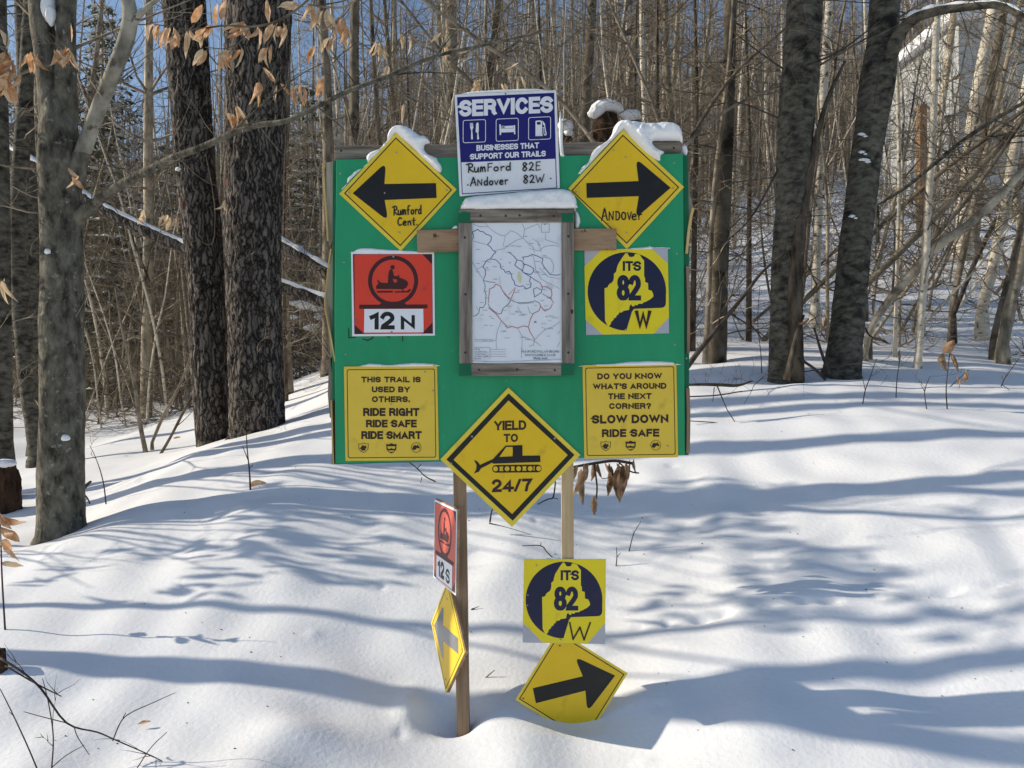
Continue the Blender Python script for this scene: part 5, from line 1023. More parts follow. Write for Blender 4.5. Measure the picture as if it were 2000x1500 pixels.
mb = MB(); blob(mb, W(1104, 246, Y), (.09, .09, .07), 3); blob(mb, W(1110, 262, Y), (.06, .09, .05), 6); c = W(1104, 246, Y); o = mb.build("snow_heap", M['cap_snow'], None, off=tuple(c)); o.location = c
Lx = dense(trunkpath([(1106, 700, 26), (1106, 500, 26), (1106, 300, 26), (1106, 262, 22)], Y, 6), .05); t = thing("broken_stump", "small dark snag with snow, seen right beside the SERVICES sign", "stump", base_of(Lx)); mb = MB(); tube(mb, Lx, 14, rough(.2, 8, 18, 6)); mb.build("trunk", M['rot'], t)
tag(o, "knob of snow on the small snag beside the SERVICES sign", "snow")
# old stump at the far left edge
Lx = dense(trunkpath([(14, 990, 46), (16, 960, 42), (15, 930, 38), (12, 908, 26)], 5.6, 6), .02); t = thing("old_stump", "rotten brown stump in the snow at the left edge of the picture", "stump", base_of(Lx)); mb = MB(); tube(mb, Lx, 20, rough(.35, 14, 30, 6)); mb.build("trunk", M['rot'], t)
c = W(12, 905, 5.6); mb = MB(); blob(mb, c, (.07, .07, .035), 2); o = mb.build("snow_heap", M['cap_snow'], None, off=tuple(c)); o.location = c; tag(o, "snow cap on the rotten stump at the left edge", "snow")
Lx = dense(trunkpath([(-4, 1330, 34), (-3, 1300, 32), (-4, 1270, 26)], 2.95, 6), .02); t = thing("old_stump", "dark broken stem poking from the snow at the lower left edge", "stump", base_of(Lx)); mb = MB(); tube(mb, Lx, 16, rough(.3, 20, 40, 6)); mb.build("trunk", M['rot'], t)

# ------------------------------------------------------------------ building glimpsed behind the trees
b0 = W(1960, 300, 24); zb = H1(b0.x, b0.y) - .1
t = thing("building", "pale grey building glimpsed behind the trees at the upper right", "building", (b0.x, 24, zb))
def bb(name, m, a, b):
    mb = MB(); box(mb, a, b); return mb.build(name, m, t, smooth=False)
xl = W(1872, 0, 24).x; z0 = zb; zt = W(0, 40, 24).z
bb("wall", M['siding'], (xl, 24, z0), (xl + 6, 29, zt)); bb("roof", M['cap_snow'], (xl - .3, 23.7, zt + .003), (xl + 6.3, 29.3, zt + .35))
for i in range(14): bb("siding_board", M['siding'], (xl - .01, 23.97, zt - 0.3 - i * .42), (xl + 6.01, 23.998, zt - i * .42 - .04 - .02))
bb("window", M['glass'], (xl + 1.9, 23.955, W(0, 345, 24).z), (xl + 2.8, 23.969, W(0, 300, 24).z))
p = W(1800, 380, 20); t = thing("wooden_post", "orange brown wooden post among the far trees at the right", "post", (p.x, 20, H1(p.x, 20))); mb = MB(); box(mb, (p.x - .09, 19.9, H1(p.x, 20) - .2), (p.x + .09, 20.1, W(0, 205, 20).z)); mb.build("shaft", M['orange_wood'], t, smooth=False)
t.name = "wooden_post"
# ------------------------------------------------------------------ spruces with snow on the boughs
def spruce_mesh(seed, h, rad):
    rg = random.Random(seed); tb, nb, sb = MB(), MB(), MB()
    tube(tb, [np.array((0, 0, -.3, .02 + h * .011)), np.array((0, 0, h * .5, h * .007)), np.array((0, 0, h, .01))], 8)
    z = .5
    while z < h * .98:
        k = rg.randint(4, 6); a0 = rg.uniform(0, 6.28)
        for j in range(k):
            a = a0 + j * 6.283 / k + rg.uniform(-.3, .3); L_ = rad * (1 - z / h) ** .75 * rg.uniform(.7, 1.1) + .12
            n = max(4, int(L_ / .11)); prev = None
            for i in range(n + 1):
                t = i / n; q = Vector((math.cos(a) * L_ * t, math.sin(a) * L_ * t, z - .28 * L_ * t + .13 * L_ * t * t + rg.uniform(-.015, .015)))
                if i > 0:
                    d = (q - prev).normalized(); side = d.cross(Vector((0, 0, 1))).normalized()
                    for sg in (-1, 1):
                        ln = .32 * L_ * (1 - abs(t - .45)) * rg.uniform(.5, 1) + .06
                        for r_ in range(1):
                            dd = (side * sg * rg.uniform(.7, 1) + d * rg.uniform(.3, .8) + Vector((0, 0, rg.uniform(-.55, .1)))).normalized(); e = q + dd * ln; w_ = Vector((0, 0, 1)).cross(dd).normalized() * .022 + Vector((0, 0, rg.uniform(-.02, .02)))
                            m_ = (q + e) / 2 + Vector((0, 0, -.02))
                            nb.add([q + w_ * .5, q - w_ * .5, m_ - w_ * 1.4, e, m_ + w_ * 1.4], [(0, 1, 2, 3, 4)])
                    if rg.random() < .55: 
                        c = q + Vector((0, 0, .03)); rr = rg.uniform(.05, .13)
                        vs = [c + Vector((math.cos(b) * rr * rg.uniform(.7, 1.3), math.sin(b) * rr * rg.uniform(.7, 1.3), rg.uniform(-.01, .01))) for b in [x * 1.047 for x in range(6)]] + [c + Vector((0, 0, rr * .5))]
                        sb.add(vs, [(x, (x + 1) % 6, 6) for x in range(6)])
                prev = q
        z += rg.uniform(.24, .4)
    return tb.mesh("trunk", M['pole_bark']), nb.mesh("crown", M['needle'], smooth=False), sb.mesh("snow_load", M['cap_snow'])
sp = [spruce_mesh(1, 9, 1.7), spruce_mesh(2, 7, 1.4)]
for i, (px, Y, lab) in enumerate([(200, 17, "dark spruce with snow on its boughs, between the mottled beech and the rough barked pair"), (320, 22, "snowy spruce showing just left of the slimmer rough barked trunk"), (110, 20, "snow dusted spruce hidden partly by the mottled beech"), (600, 19.0, "dark spruce seen between the thick rough trunk and the board"), (30, 21, "spruce in the woods at the far left edge")]):
    x = W(px, 0, Y).x; t = thing("spruce_tree", lab, "tree", (x, Y, H1(x, Y)), "spruces in the woods at the left", rotz=i * 1.3)
    for nm, me in zip(("trunk", "crown", "snow_load"), sp[i % 2]):
        o = bpy.data.objects.new(nm, me); COL.objects.link(o); o.parent = t
        if nm == "snow_load": o["kind"] = "stuff"

# ------------------------------------------------------------------ the bare woods behind
def pole_tree_mesh(seed, h, r, m):
    rg = random.Random(seed); tb, cb = MB(), MB()
    L = [np.array((0, 0, -.3, r * 1.15))]; q = np.array([0., 0, 0]); d = np.array([rg.uniform(-.05, .05), rg.uniform(-.05, .05), 1.]); n = 9
    for i in range(n + 1):
        L.append(np.array((*q, r * (1 - .85 * (i / n) ** 1.1)))); d = d + np.array([rg.uniform(-.05, .05), rg.uniform(-.05, .05), 0]); d /= np.linalg.norm(d); q = q + d * h / n
    S = smooth_path(L, 2); tube(tb, S, 7)
    for _ in range(34):
        t = .06 + (.6 * rg.random() if rg.random() < .85 else .9 * rg.random()); p = S[int(t * (len(S) - 1))]; a = rg.uniform(0, 6.28); hi = t > .45
        grow(cb, p[:3], (math.cos(a), math.sin(a), rg.uniform(.3, 1.2) if hi else rg.uniform(-.1, .6)), rg.uniform(.9, 2.4) if hi else rg.uniform(.4, 1.3), min(p[3] * .4, .03), rg, 2, kids=(2, 4))
    return tb.mesh("trunk", m), cb.mesh("crown", M['twig'])
def sapling_mesh(seed, h, r, m):
    rg = random.Random(seed); tb, cb = MB(), MB()
    L = [np.array((0, 0, -.2, r))]; q = np.array([0., 0, 0]); d = np.array([rg.uniform(-.16, .16), rg.uniform(-.16, .16), 1.]); n = 9
    for i in range(n + 1):
        L.append(np.array((*q, r * (1 - .85 * i / n)))); d = d + np.array([rg.uniform(-.1, .1), rg.uniform(-.1, .1), .03]); d /= np.linalg.norm(d); q = q + d * h / n
    S = smooth_path(L, 2); tube(tb, S, 5)
    for _ in range(34):
        t = rg.uniform(.06, .98); p = S[int(t * (len(S) - 1))]; a = rg.uniform(0, 6.28)
        grow(cb, p[:3], (math.cos(a), math.sin(a), rg.uniform(-.1, .9)), rg.uniform(.3, 1.1) * h / 5, max(p[3] * .45, .003), rg, 2, wob=.3, kids=(3, 5))
    return tb.mesh("trunk", m), cb.mesh("crown", M['twig'])
def shrub_mesh(seed, h):
    rg = random.Random(seed); tb, cb = MB(), MB()
    for _ in range(9):
        a = rg.uniform(0, 6.28); p = (rg.uniform(-.15, .15), rg.uniform(-.15, .15), -.1)
        L = twig_path(p, (math.cos(a) * .5, math.sin(a) * .5, 1), h * rg.uniform(.6, 1.1), .008, 6, .14, .02, rg); tube(tb, L, 4, cap=False)
        for _ in range(5):
            q = L[rg.randint(1, 5)]; grow(cb, q[:3], (rg.uniform(-1, 1), rg.uniform(-1, 1), rg.uniform(-.2, .8)), h * rg.uniform(.15, .4), .004, rg, 2, kids=(2, 3))
    return tb.mesh("stems", M['twig']), cb.mesh("crown", M['twig'])
PM = [pole_tree_mesh(100 + i, 12 + i % 3, .038 + .014 * i, M['pole_bark'] if i != 2 else M['birch_bark']) for i in range(5)]
SM = [sapling_mesh(200 + i, 4.5 + .6 * i, .016 + .004 * i, M['pole_bark'] if i % 3 else M['birch_bark']) for i in range(5)]
BM = [shrub_mesh(300 + i, 1.7 + .4 * i) for i in range(3)]
def plant(name, meshes, x, y, rz, sc, label, group, cat="tree", names=("trunk", "crown"), tilt=(0, 0)):
    t = thing(name, label, cat, (x, y, H1(x, y)), group, rz); t.scale = (sc, sc, sc); t.rotation_euler = (tilt[0], tilt[1], rz)
    for nm, me in zip(names, meshes):
        o = bpy.data.objects.new(nm, me); COL.objects.link(o); o.parent = t
rf = random.Random(77)
def zone(px): return "left" if px < 600 else ("middle" if px < 1370 else "right")
txt = {"left": "in the shaded woods left of the board", "middle": "in the bare woods seen above and behind the board", "right": "in the sunlit woods right of the board"}
def clear(px, Y):
    if Y < 12.5 and px < 640: return False
    if 1850 < px < 1990 and Y < 22: return rf.random() < .35
    return True
cnt = 0
while cnt < 150:
    Y = 9.5 + 27 * rf.random() ** .9; px = rf.uniform(-60, 2060)
    if not clear(px, Y) or (Y < 13 and rf.random() < .5) or (px > 1370 and Y < 24 and rf.random() < .5) or (px > 1680 and rf.random() < .3) or (600 < px < 1370 and Y < 15 and rf.random() < .6): continue
    z = zone(px); plant("bare_tree", rf.choice(PM), W(px, 0, Y).x, Y, rf.uniform(0, 6.28), rf.uniform(.8, 1.15), "bare pole like hardwood " + txt[z], "bare hardwoods in the " + z + " woods", tilt=(rf.uniform(-.05, .05), rf.uniform(-.02, .1)))
    cnt += 1
cnt = 0
while cnt < 260:
    Y = 8.2 + 17 * rf.random() ** 1.1; px = rf.uniform(-60, 2060)
    if not clear(px, Y): continue
    if (600 < px < 1370 and Y < 14 and rf.random() < .55): continue
    if Y < 9.5 and 1380 < px: 
        if rf.random() < .6: continue
    if px > 1370 and rf.random() < .55: continue
    z = zone(px); plant("bare_sapling", rf.choice(SM), W(px, 0, Y).x, Y, rf.uniform(0, 6.28), rf.uniform(.7, 1.2), "thin twiggy leafless sapling " + txt[z], "leafless saplings in the " + z + " woods", "sapling", tilt=(rf.uniform(-.12, .12), rf.uniform(-.05, .22)))
    cnt += 1
cnt = 0
while cnt < 90:
    Y = 8.5 + 14 * rf.random(); px = rf.uniform(0, 2000)
    if not clear(px, Y): continue
    if px > 1370 and rf.random() < .85: continue
    z = zone(px); plant("bare_shrub", rf.choice(BM), W(px, 0, Y).x, Y, rf.uniform(0, 6.28), rf.uniform(.7, 1.3), "tangled leafless shrub " + txt[z], "leafless shrubs in the " + z + " woods", "shrub", ("stems", "crown"))
    cnt += 1
def dead_conifer_mesh(seed, h):
    rg = random.Random(seed); tb, cb = MB(), MB(); tube(tb, [np.array((0, 0, -.2, .035)), np.array((.05, 0, h * .5, .022)), np.array((0, .05, h, .006))], 7)
    for _ in range(75):
        z = rg.uniform(.15, .97) * h; a = rg.uniform(0, 6.28)
        grow(cb, (0, 0, z), (math.cos(a), math.sin(a), rg.uniform(-.35, .25)), rg.uniform(.5, 1.3) * (1.1 - .6 * z / h), .006, rg, 2, wob=.3, up=-.01, kids=(3, 6))
    return tb.mesh("trunk", M['dead_wood']), cb.mesh("crown", M['twig'])
DC = [dead_conifer_mesh(401, 5.5), dead_conifer_mesh(402, 4.2)]
for i, (px, Y, sc) in enumerate([(1352, 8.2, 1), (1462, 9.0, 1.1), (1290, 9.5, 1.1), (560, 10.5, .9), (1240, 10.8, 1.1), (400, 15, 1.2), (1050, 10.5, 1.1), (800, 10.5, 1.1)]):
    z = zone(px); plant("dead_sapling", DC[i % 2], W(px, 0, Y).x, Y, i * 1.1, sc, "dead sapling bristling with fine twigs " + txt[z], "dead twiggy saplings in the " + z + " woods", "sapling")
for i in range(15):
    px = rf.uniform(1680, 2050) if i < 12 else rf.uniform(1360, 1640); Y = rf.uniform(8.2, 14)
    plant("leaning_sapling", rf.choice(SM), W(px, 0, Y).x, Y, 0, rf.uniform(.8, 1.2), "bare slender sapling leaning to the right in the sunlit woods right of the board", "saplings leaning right in the right woods", "sapling", tilt=(rf.uniform(-.2, .2), rf.uniform(.3, .85)))
for i in range(34):
    px = rf.uniform(150, 640); Y = rf.uniform(12.3, 17.5)
    plant("bare_sapling", rf.choice(SM), W(px, 0, Y).x, Y, rf.uniform(0, 6.28), rf.uniform(.7, 1.1), "thin twiggy leafless sapling " + txt["left"], "leafless saplings in the left woods", "sapling", tilt=(rf.uniform(-.15, .15), rf.uniform(-.15, .3)))
# far woods that read as one mass
def far_woods():
    rs = np.random.RandomState(5); n = 3500
    Y = 24 + 62 * rs.rand(n) ** .8; px = rs.uniform(-900, 2300, n); x = (px - 1000) / F * Y; zb_ = H(x, Y)
    mb = MB(); rg = random.Random(9)
    for i in range(n):
        if px[i] < -120 and Y[i] < 33 or Y[i] < 36 and px[i] > 1370 or Y[i] < 28 and px[i] < 640: continue
        h = rg.uniform(7, 13); r = rg.uniform(.03, .1) * (1 + Y[i] / 90); a = rg.uniform(-.05, .09); b = rg.uniform(-.05, .05)
        p = [np.array((x[i] + a * h * t, Y[i] + b * h * t, zb_[i] - .3 + (h + .3) * t, r * (1 - .8 * t))) for t in (0, .5, 1)]
        tube(mb, p, 4, cap=False)
        for _ in range(16):
            t = rg.uniform(.04, 1); an = rg.uniform(0, 6.28); ln = rg.uniform(.6, 2.2); r2 = .008 + .00035 * Y[i]
            q = (x[i] + a * h * t, Y[i] + b * h * t, zb_[i] + h * t); e = (q[0] + math.cos(an) * ln, q[1] + math.sin(an) * ln * .6, q[2] + ln * rg.uniform(-.1, .9))
            m_ = [(q[j] + e[j]) / 2 + rg.uniform(-.15, .15) for j in range(3)]
            tube(mb, [np.array((*q, r2)), np.array((*m_, r2 * .8)), np.array((*e, r2 * .4))], 3, cap=False)
            e2 = [m_[0] + rg.uniform(-.6, .6), m_[1], m_[2] + rg.uniform(-.3, .7)]
            tube(mb, [np.array((*m_, r2 * .7)), np.array((*e2, r2 * .3))], 3, cap=False)
    o = mb.build("far_woods", M['far_bark'], None, off=(0, 0, 0)); tag(o, "dense mass of far bare woods on the slope behind everything", "woods", kind="stuff")
far_woods()

# ------------------------------------------------------------------ trees just outside the left edge whose shadows cross the snow
def shade_tree(label, x, y, r, h, seed, fork=None, low=(), leaves=0, topc=10, spots=()):
    rg = random.Random(seed); zb_ = H1(x, y); t = thing("bare_tree", label, "tree", (x, y, zb_))
    mb = MB(); top = np.array((x + .1, y + .05, zb_ + (fork or h)))
    L = smooth_path([np.array((x, y, zb_ - .3, r * 1.2)), np.array((x, y, zb_ + .1, r * 1.05)), np.array((x + .03, y + .02, zb_ + (fork or h) * .5, r * .95)), np.array((*top, r * (.9 if fork else .25)))], 6)
    tube(mb, L, 14)
    ends = [L]
    if fork:
        for dx, dy, rr in [(0.1, -.32, .8), (0.05, .14, .66)]:
            S = smooth_path([np.array((*top, r * .85)), np.array((top[0] + dx * .4, top[1] + dy * .8, top[2] + .55, r * rr)), np.array((top[0] + dx, top[1] + dy * 1.5, top[2] + 1.5, r * rr * .9)), np.array((top[0] + dx * 2, top[1] + dy * 2, zb_ + h, r * .2))], 6); tube(mb, S, 12); ends.append(S)
    mb.build("trunk", M['pole_bark'], t); cb, lb = MB(), MB()
    for S in ends[-2:] if fork else ends:
        for _ in range(topc):
            q = S[rg.randint(len(S) // 2, len(S) - 1)]; a = rg.uniform(0, 6.28); grow(cb, q[:3], (math.cos(a), math.sin(a), rg.uniform(.2, .9)), rg.uniform(.8, 2), .016, rg, 2)
    for z, az, ln in low:
        p = (x, y, zb_ + z); B = grow(cb, p, (math.cos(R(az)), math.sin(R(az)), .35), ln, .016, rg, 2, kids=(4, 7))
        for _ in range(leaves):
            q = B[rg.randint(1, len(B) - 1)]; leafbunch(lb, (q[0] + rg.uniform(-.25, .25), q[1] + rg.uniform(-.25, .25), q[2] + rg.uniform(-.2, .2)), 4, .1, rg)
    for px, py, Y, d, n in spots:      # leafy twigs standing between the sun and a place on the snow
        g_ = ground_at(px, py); q = g_ + to_sun * d; hb = max(q.z - .6 - rg.uniform(0, .5), zb_ + .5)
        B = smooth_path([np.array((x + .04, y + .02, hb, .011)), np.array(((x + q.x) / 2, (y + q.y) / 2 + rg.uniform(-.1, .1), (hb + q.z) / 2 + .12, .007)), np.array((*q, .003))], 4); tube(cb, B, 4)
        for _ in range(4): grow(cb, B[rg.randint(3, 8)][:3], (rg.uniform(-.4, 1), rg.uniform(-1, 1), rg.uniform(-.5, .8)), rg.uniform(.2, .5), .003, rg, 1)
        for k_ in range(n): leafbunch(lb, q + Vector((rg.uniform(-.18, .18), rg.uniform(-.18, .18), rg.uniform(-.12, .12))), 4, .115, rg)
    cb.build("crown", M['twig'], t)
    if lb.v: lb.build("leaves", [M['leaf'], M['pale_leaf']], t)
shade_tree("tree outside the left edge whose forked trunk throws the broad shadow across the lower snow", -4.4, 3.29, .085, 8, 3, fork=2.25)
shade_tree("slim tree outside the left edge casting a thin shadow line across the snow", -4.8, 3.8, .026, 6, 4, low=[(2.1, -20, 1.2)], topc=5)
shade_tree("leafy beech sapling outside the left edge that dapples the snow with shadow", -4.5, 4.7, .03, 4, 5, topc=0, spots=[(470, 1075, 4.0, 3.4, 5), (520, 1010, 4.2, 3.4, 5), (560, 960, 4.6, 3.6, 5), (600, 1060, 3.95, 3.6, 6), (560, 1110, 3.75, 3.4, 5), (640, 1100, 3.8, 3.6, 4), (600, 1000, 4.2, 3.6, 5), (680, 960, 4.6, 3.7, 3),
    (260, 1100, 4.0, 3.0, 3), (140, 1110, 4.0, 2.9, 2), (180, 1150, 3.7, 2.9, 1), (760, 1085, 3.85, 3.7, 3), (800, 1060, 3.95, 3.8, 3), (720, 1010, 4.2, 3.7, 3), (430, 1120, 3.75, 3.2, 3)])
shade_tree("tree outside the left edge shading the snow behind the board", -5.0, 5.6, .1, 9, 6, topc=4, spots=[(1260, 950, 4.6, 5.6, 6), (1330, 980, 4.4, 5.6, 7), (1400, 960, 4.4, 5.7, 7), (1480, 1000, 4.2, 5.8, 7), (1540, 970, 4.3, 5.9, 7), (1450, 1040, 4.0, 5.6, 6), (1300, 1040, 4.1, 5.4, 6), (1560, 1060, 3.9, 5.8, 6), (1230, 1010, 4.2, 5.3, 6), (1640, 1090, 3.75, 5.8, 5), (1720, 1110, 3.6, 5.8, 5), (1600, 1200, 3.3, 5.6, 5), (1500, 1150, 3.5, 5.5, 4), (1380, 1190, 3.4, 5.2, 5), (1850, 1190, 3.25, 5.9, 4), (1950, 1010, 3.9, 6.1, 2)])
shade_tree("tree outside the left edge shading the crest of the bank", -6.4, 6.7, .13, 9, 7, low=[(2.6, 0, 1.8), (3.2, -30, 1.6)], topc=12)

# ------------------------------------------------------------------ small plants, twigs and leaves
def twig(label, rows, Y, m='dark_twig', extra=0, seed=0, name="bare_twig", cat="twig", group=None, leaves=()):
    if len(rows[0][0]) == 3 and name in ('bare_twig', 'leafy_stalk') and Y > 2.5:
        low = max((w for r_ in rows for w in r_), key=lambda w: w[1]); g_ = ground_at(low[0], low[1])
        if abs(g_.y - Y) < 2.5: Y = g_.y + .01
        else: print('twig off', label, Y, g_.y)
    rg = random.Random(seed); mb = MB(); P0 = pxpath([(q[0], q[1], q[2], q[3] if len(q) > 3 else Y) for q in rows[0]], 4)
    for r_ in rows: tube(mb, pxpath([(q[0], q[1], q[2], q[3] if len(q) > 3 else Y) for q in r_], 4), 5)
    for _ in range(extra):
        q = rg.choice(P0[2:]); grow(mb, q[:3], (rg.uniform(-1, 1), rg.uniform(-.5, .5), rg.uniform(0, .9)), rg.uniform(.05, .25), .0015, rg, 1)
    b = Vector(P0[0][:3]); o = None
    if leaves:
        t = thing(name, label, cat, b, group); mb.build("stem", M[m], t); lb = MB()
        for px, py, d, ln, wd in leaves: leaf(lb, W(px, py, Y), d, ln, wd, rg, .35)
        lb.build("leaves", [M['brown_leaf' if Y > 4 else 'leaf'], M['brown_leaf' if Y > 4 else 'pale_leaf']], t); return t
    o = mb.build(name, M[m], None, off=tuple(b)); o.location = b; return tag(o, label, cat, group)
twig("upright twig stuck in the snow left of the board, beside a fallen leaf", [[(489, 958, 4), (487, 920, 3), (483, 880, 2.4), (481, 848, 1.6)], [(485, 900, 2), (474, 872, 1.5)], [(486, 915, 2), (494, 908, 1.4)]], 5.0)
twig("thin twig leaning in the snow beside the mottled beech", [[(207, 985, 3), (203, 950, 2.4), (196, 920, 2), (185, 890, 1.4), (175, 870, 1)]], 5.15, extra=2)
twig("short dark stub poking from the snow right of the mottled beech", [[(163, 955, 7), (172, 945, 6), (178, 940, 4)], [(164, 965, 4), (172, 975, 3), (176, 985, 2)]], 4.6)
twig("forked twig hanging below the left advice sign", [[(851, 941, 2.6), (830, 930, 2.4), (815, 915, 2.2), (798, 902, 2)], [(815, 915, 2), (823, 906, 1.4)], [(824, 932, 1.6), (821, 945, 1.2)]], 4.6)
twig("small twig sprouting beside the lower tip of the groomer sign", [[(957, 1020, 4), (960, 1000, 3), (966, 985, 2)], [(955, 1022, 3), (990, 1030, 1.2), (1050, 1048, 1)]], 4.1)
twig("twig lying behind the pale post at the right tip of the groomer sign", [[(1048, 986, 2), (1070, 975, 2.6), (1080, 972, 3), (1084, 950, 3), (1085, 935, 2)], [(1080, 972, 2), (1090, 975, 1.5)]], 4.2)
twig("forked twig behind the pale post above the ITS sign", [[(1082, 1092, 2.4), (1068, 1078, 2.2), (1056, 1066, 2.2), (1020, 1066, 1.6)], [(1056, 1066, 1.6), (1057, 1058, 1.2)]], 3.7)
twig("taller thin twig standing in the snow right of the pale post", [[(1228, 1080, 2.6), (1234, 1055, 2), (1240, 1038, 1.6), (1252, 1018, 1)], [(1236, 1050, 1.3), (1237, 1036, 1)]], 3.75)
twig("short forked twig in the snow right of the pale post", [[(1203, 1108, 2.6), (1205, 1088, 2), (1204, 1068, 1.2)], [(1205, 1088, 1.6), (1212, 1080, 1)]], 3.65)
twig("tiny dark twig on the snow right of the left post", [[(918, 1196, 2), (922, 1190, 3), (926, 1188, 2)], [(922, 1190, 2), (936, 1184, 1)]], 3.4)
twig("straw like stick lying on the snow right of the left post", [[(943, 1328, 2.4), (955, 1318, 2.4), (966, 1309, 1.6)]], 2.98, m='twig')
twig("long weed stem arched over the snow across the lower left", [[(0, 1285, 5, 2.5), (40, 1310, 4.5, 2.48), (80, 1345, 4.2, 2.46), (130, 1412, 3.6, 2.44), (190, 1430, 3, 2.45), (225, 1445, 2.6, 2.45), (300, 1478, 2, 2.44), (340, 1500, 1.4, 2.44)], [(10, 1300, 3, 2.5), (70, 1335, 3, 2.5), (120, 1360, 2, 2.5)], [(220, 1447, 2.6), (236, 1410, 2.4), (256, 1392, 2.2), (300, 1372, 1.8), (342, 1353, 1.2)], [(240, 1402, 1.8), (246, 1392, 1.4)], [(130, 1412, 2.2), (90, 1402, 1.8), (46, 1390, 1.4)]], 2.45, extra=3, seed=2)
twig("bare weed stem at the bottom left corner", [[(80, 1520, 3), (55, 1460, 2.6), (25, 1395, 2.2), (0, 1345, 1.6)], [(28, 1400, 1.6), (18, 1390, 1)]], 2.36)
twig("upright weed stem in the lower left snow", [[(100, 1512, 3), (104, 1440, 2.6), (95, 1375, 2.2), (83, 1325, 1.4)], [(100, 1500, 2), (130, 1475, 1.8), (165, 1455, 1.2)], [(145, 1420, 2), (152, 1440, 1.8), (175, 1475, 1.2)]], 2.38, extra=2, seed=3)
twig("thin stick slanting in the snow at the bottom, right of the weed stems", [[(268, 1500, 2.4), (295, 1460, 2), (326, 1430, 1.4)]], 2.4)
twig("young beech stem with curled brown leaves at the left edge", [[(12, 1262, 4), (8, 1200, 3.6), (4, 1130, 3.2), (2, 1070, 2.6), (0, 1000, 2), (-4, 960, 1.4)]], 3.3, leaves=[(0, 1012, (1, -.3, -.25), .1, .045), (2, 1030, (1, -.2, -.4), .1, .05), (4, 1055, (1, -.4, -.5), .1, .05), (5, 1062, (.7, .2, -.6), .1, .045), (0, 1100, (1, -.1, -.3), .085, .035), (2, 1040, (.9, -.5, .1), .1, .045), (-6, 1000, (.6, 0, -.6), .1, .045)], name="beech_seedling", cat="seedling", seed=6)
twig("stalk with large dry leaves standing in the snow at the right", [[(1850, 800, 2.4), (1848, 760, 2.2), (1852, 715, 2), (1858, 665, 1.4)], [(1856, 755, 1.8), (1878, 735, 1.6), (1892, 722, 1.2)]], 5.8, leaves=[(1843, 690, (.4, -.3, .7), .11, .075), (1842, 690, (-.25, -.3, -1), .15, .07), (1856, 688, (.15, -.4, -1), .15, .06), (1866, 735, (.3, -.5, -.8), .09, .06), (1886, 722, (-.1, .3, -1), .1, .06)], name="leafy_stalk", cat="seedling", seed=7)
twig("dry leaves on a stalk between the dark trunks", [[(1568, 642, 2), (1585, 625, 2), (1602, 615, 1.5)]], 6.3, leaves=[(1610, 616, (-.2, -.3, -1), .16, .07), (1580, 622, (-.8, -.2, -.4), .11, .05)], name="leafy_stalk", cat="seedling", seed=8)
twig("curled orange leaf on a bent twig right of the dark leaning trunk", [[(1690, 640, 4), (1698, 655, 3.4), (1712, 662, 2.5)]], 6.9, leaves=[(1700, 662, (1, -.3, -.1), .17, .06)], name="leafy_stalk", cat="seedling", seed=9)
twig("single dry leaf on a stalk in front of the far right saplings", [[(1755, 720, 1.6), (1757, 700, 1.6), (1758, 685, 1.4)]], 6.5, leaves=[(1757, 682, (.15, -.3, -1), .11, .05)], name="leafy_stalk", cat="seedling", seed=10)
twig("brown leaf beside the stout leaning sapling at the right", [[(1905, 668, 1.6), (1915, 655, 1.6), (1925, 650, 1.4)]], 7.2, leaves=[(1940, 652, (-1, -.3, -.45), .17, .07)], name="leafy_stalk", cat="seedling", seed=11)
for i, rows in enumerate([[[(1685, 790, 2), (1690, 762, 2), (1700, 735, 1.6), (1712, 700, 1)], [(1690, 762, 1.4), (1684, 735, 1)]], [[(1750, 778, 2), (1752, 740, 1.8), (1758, 700, 1.2)]], [[(1810, 800, 2), (1806, 765, 1.8), (1816, 735, 1.2)], [(1806, 765, 1.4), (1798, 750, 1)]], [[(1955, 755, 2.4), (1965, 735, 2), (1990, 700, 1.4)], [(1958, 752, 1.6), (1972, 762, 1)]], [[(1488, 730, 2), (1486, 690, 1.6), (1480, 630, 1.2), (1484, 560, 1)]]]):
    twig(["forked twig in the snow below the dark leaning trunk", "straight twig in the snow below the pale curving sapling", "forked twig in the snow left of the large dry leaves", "slanting twig in the snow at the right edge", "thin twig left of the dark upright trunk"][i], rows, [5.6, 5.8, 5.5, 5.9, 6.3][i], extra=2, seed=i)
# fallen branch right beside the board, lying on the snow
Lb_ = [[(1330, 752, 5), (1370, 751, 6), (1410, 752, 7), (1440, 753, 6), (1470, 744, 3)], [(1340, 775, 3), (1400, 772, 3), (1450, 764, 2)], [(1400, 752, 3), (1420, 800, 2), (1440, 836, 2), (1400, 826, 2), (1345, 822, 2)], [(1440, 836, 2), (1460, 830, 1)], [(1395, 756, 2), (1392, 785, 1)]]
twig("dark fallen branch lying on the snow against the right edge of the board", Lb_, 5.4, extra=6, seed=3, name="fallen_branch", cat="branch")
twig("dead branch curving up from behind the board towards the dark upright trunk", [[(1340, 720, 12), (1362, 690, 11), (1390, 655, 10), (1425, 612, 9), (1455, 575, 8), (1490, 530, 6), (1540, 490, 4)], [(1425, 612, 4), (1470, 640, 3), (1500, 662, 2)], [(1362, 690, 4), (1400, 640, 3), (1410, 560, 2)]], 6.2, extra=16, seed=4, name="dead_branch", cat="branch")
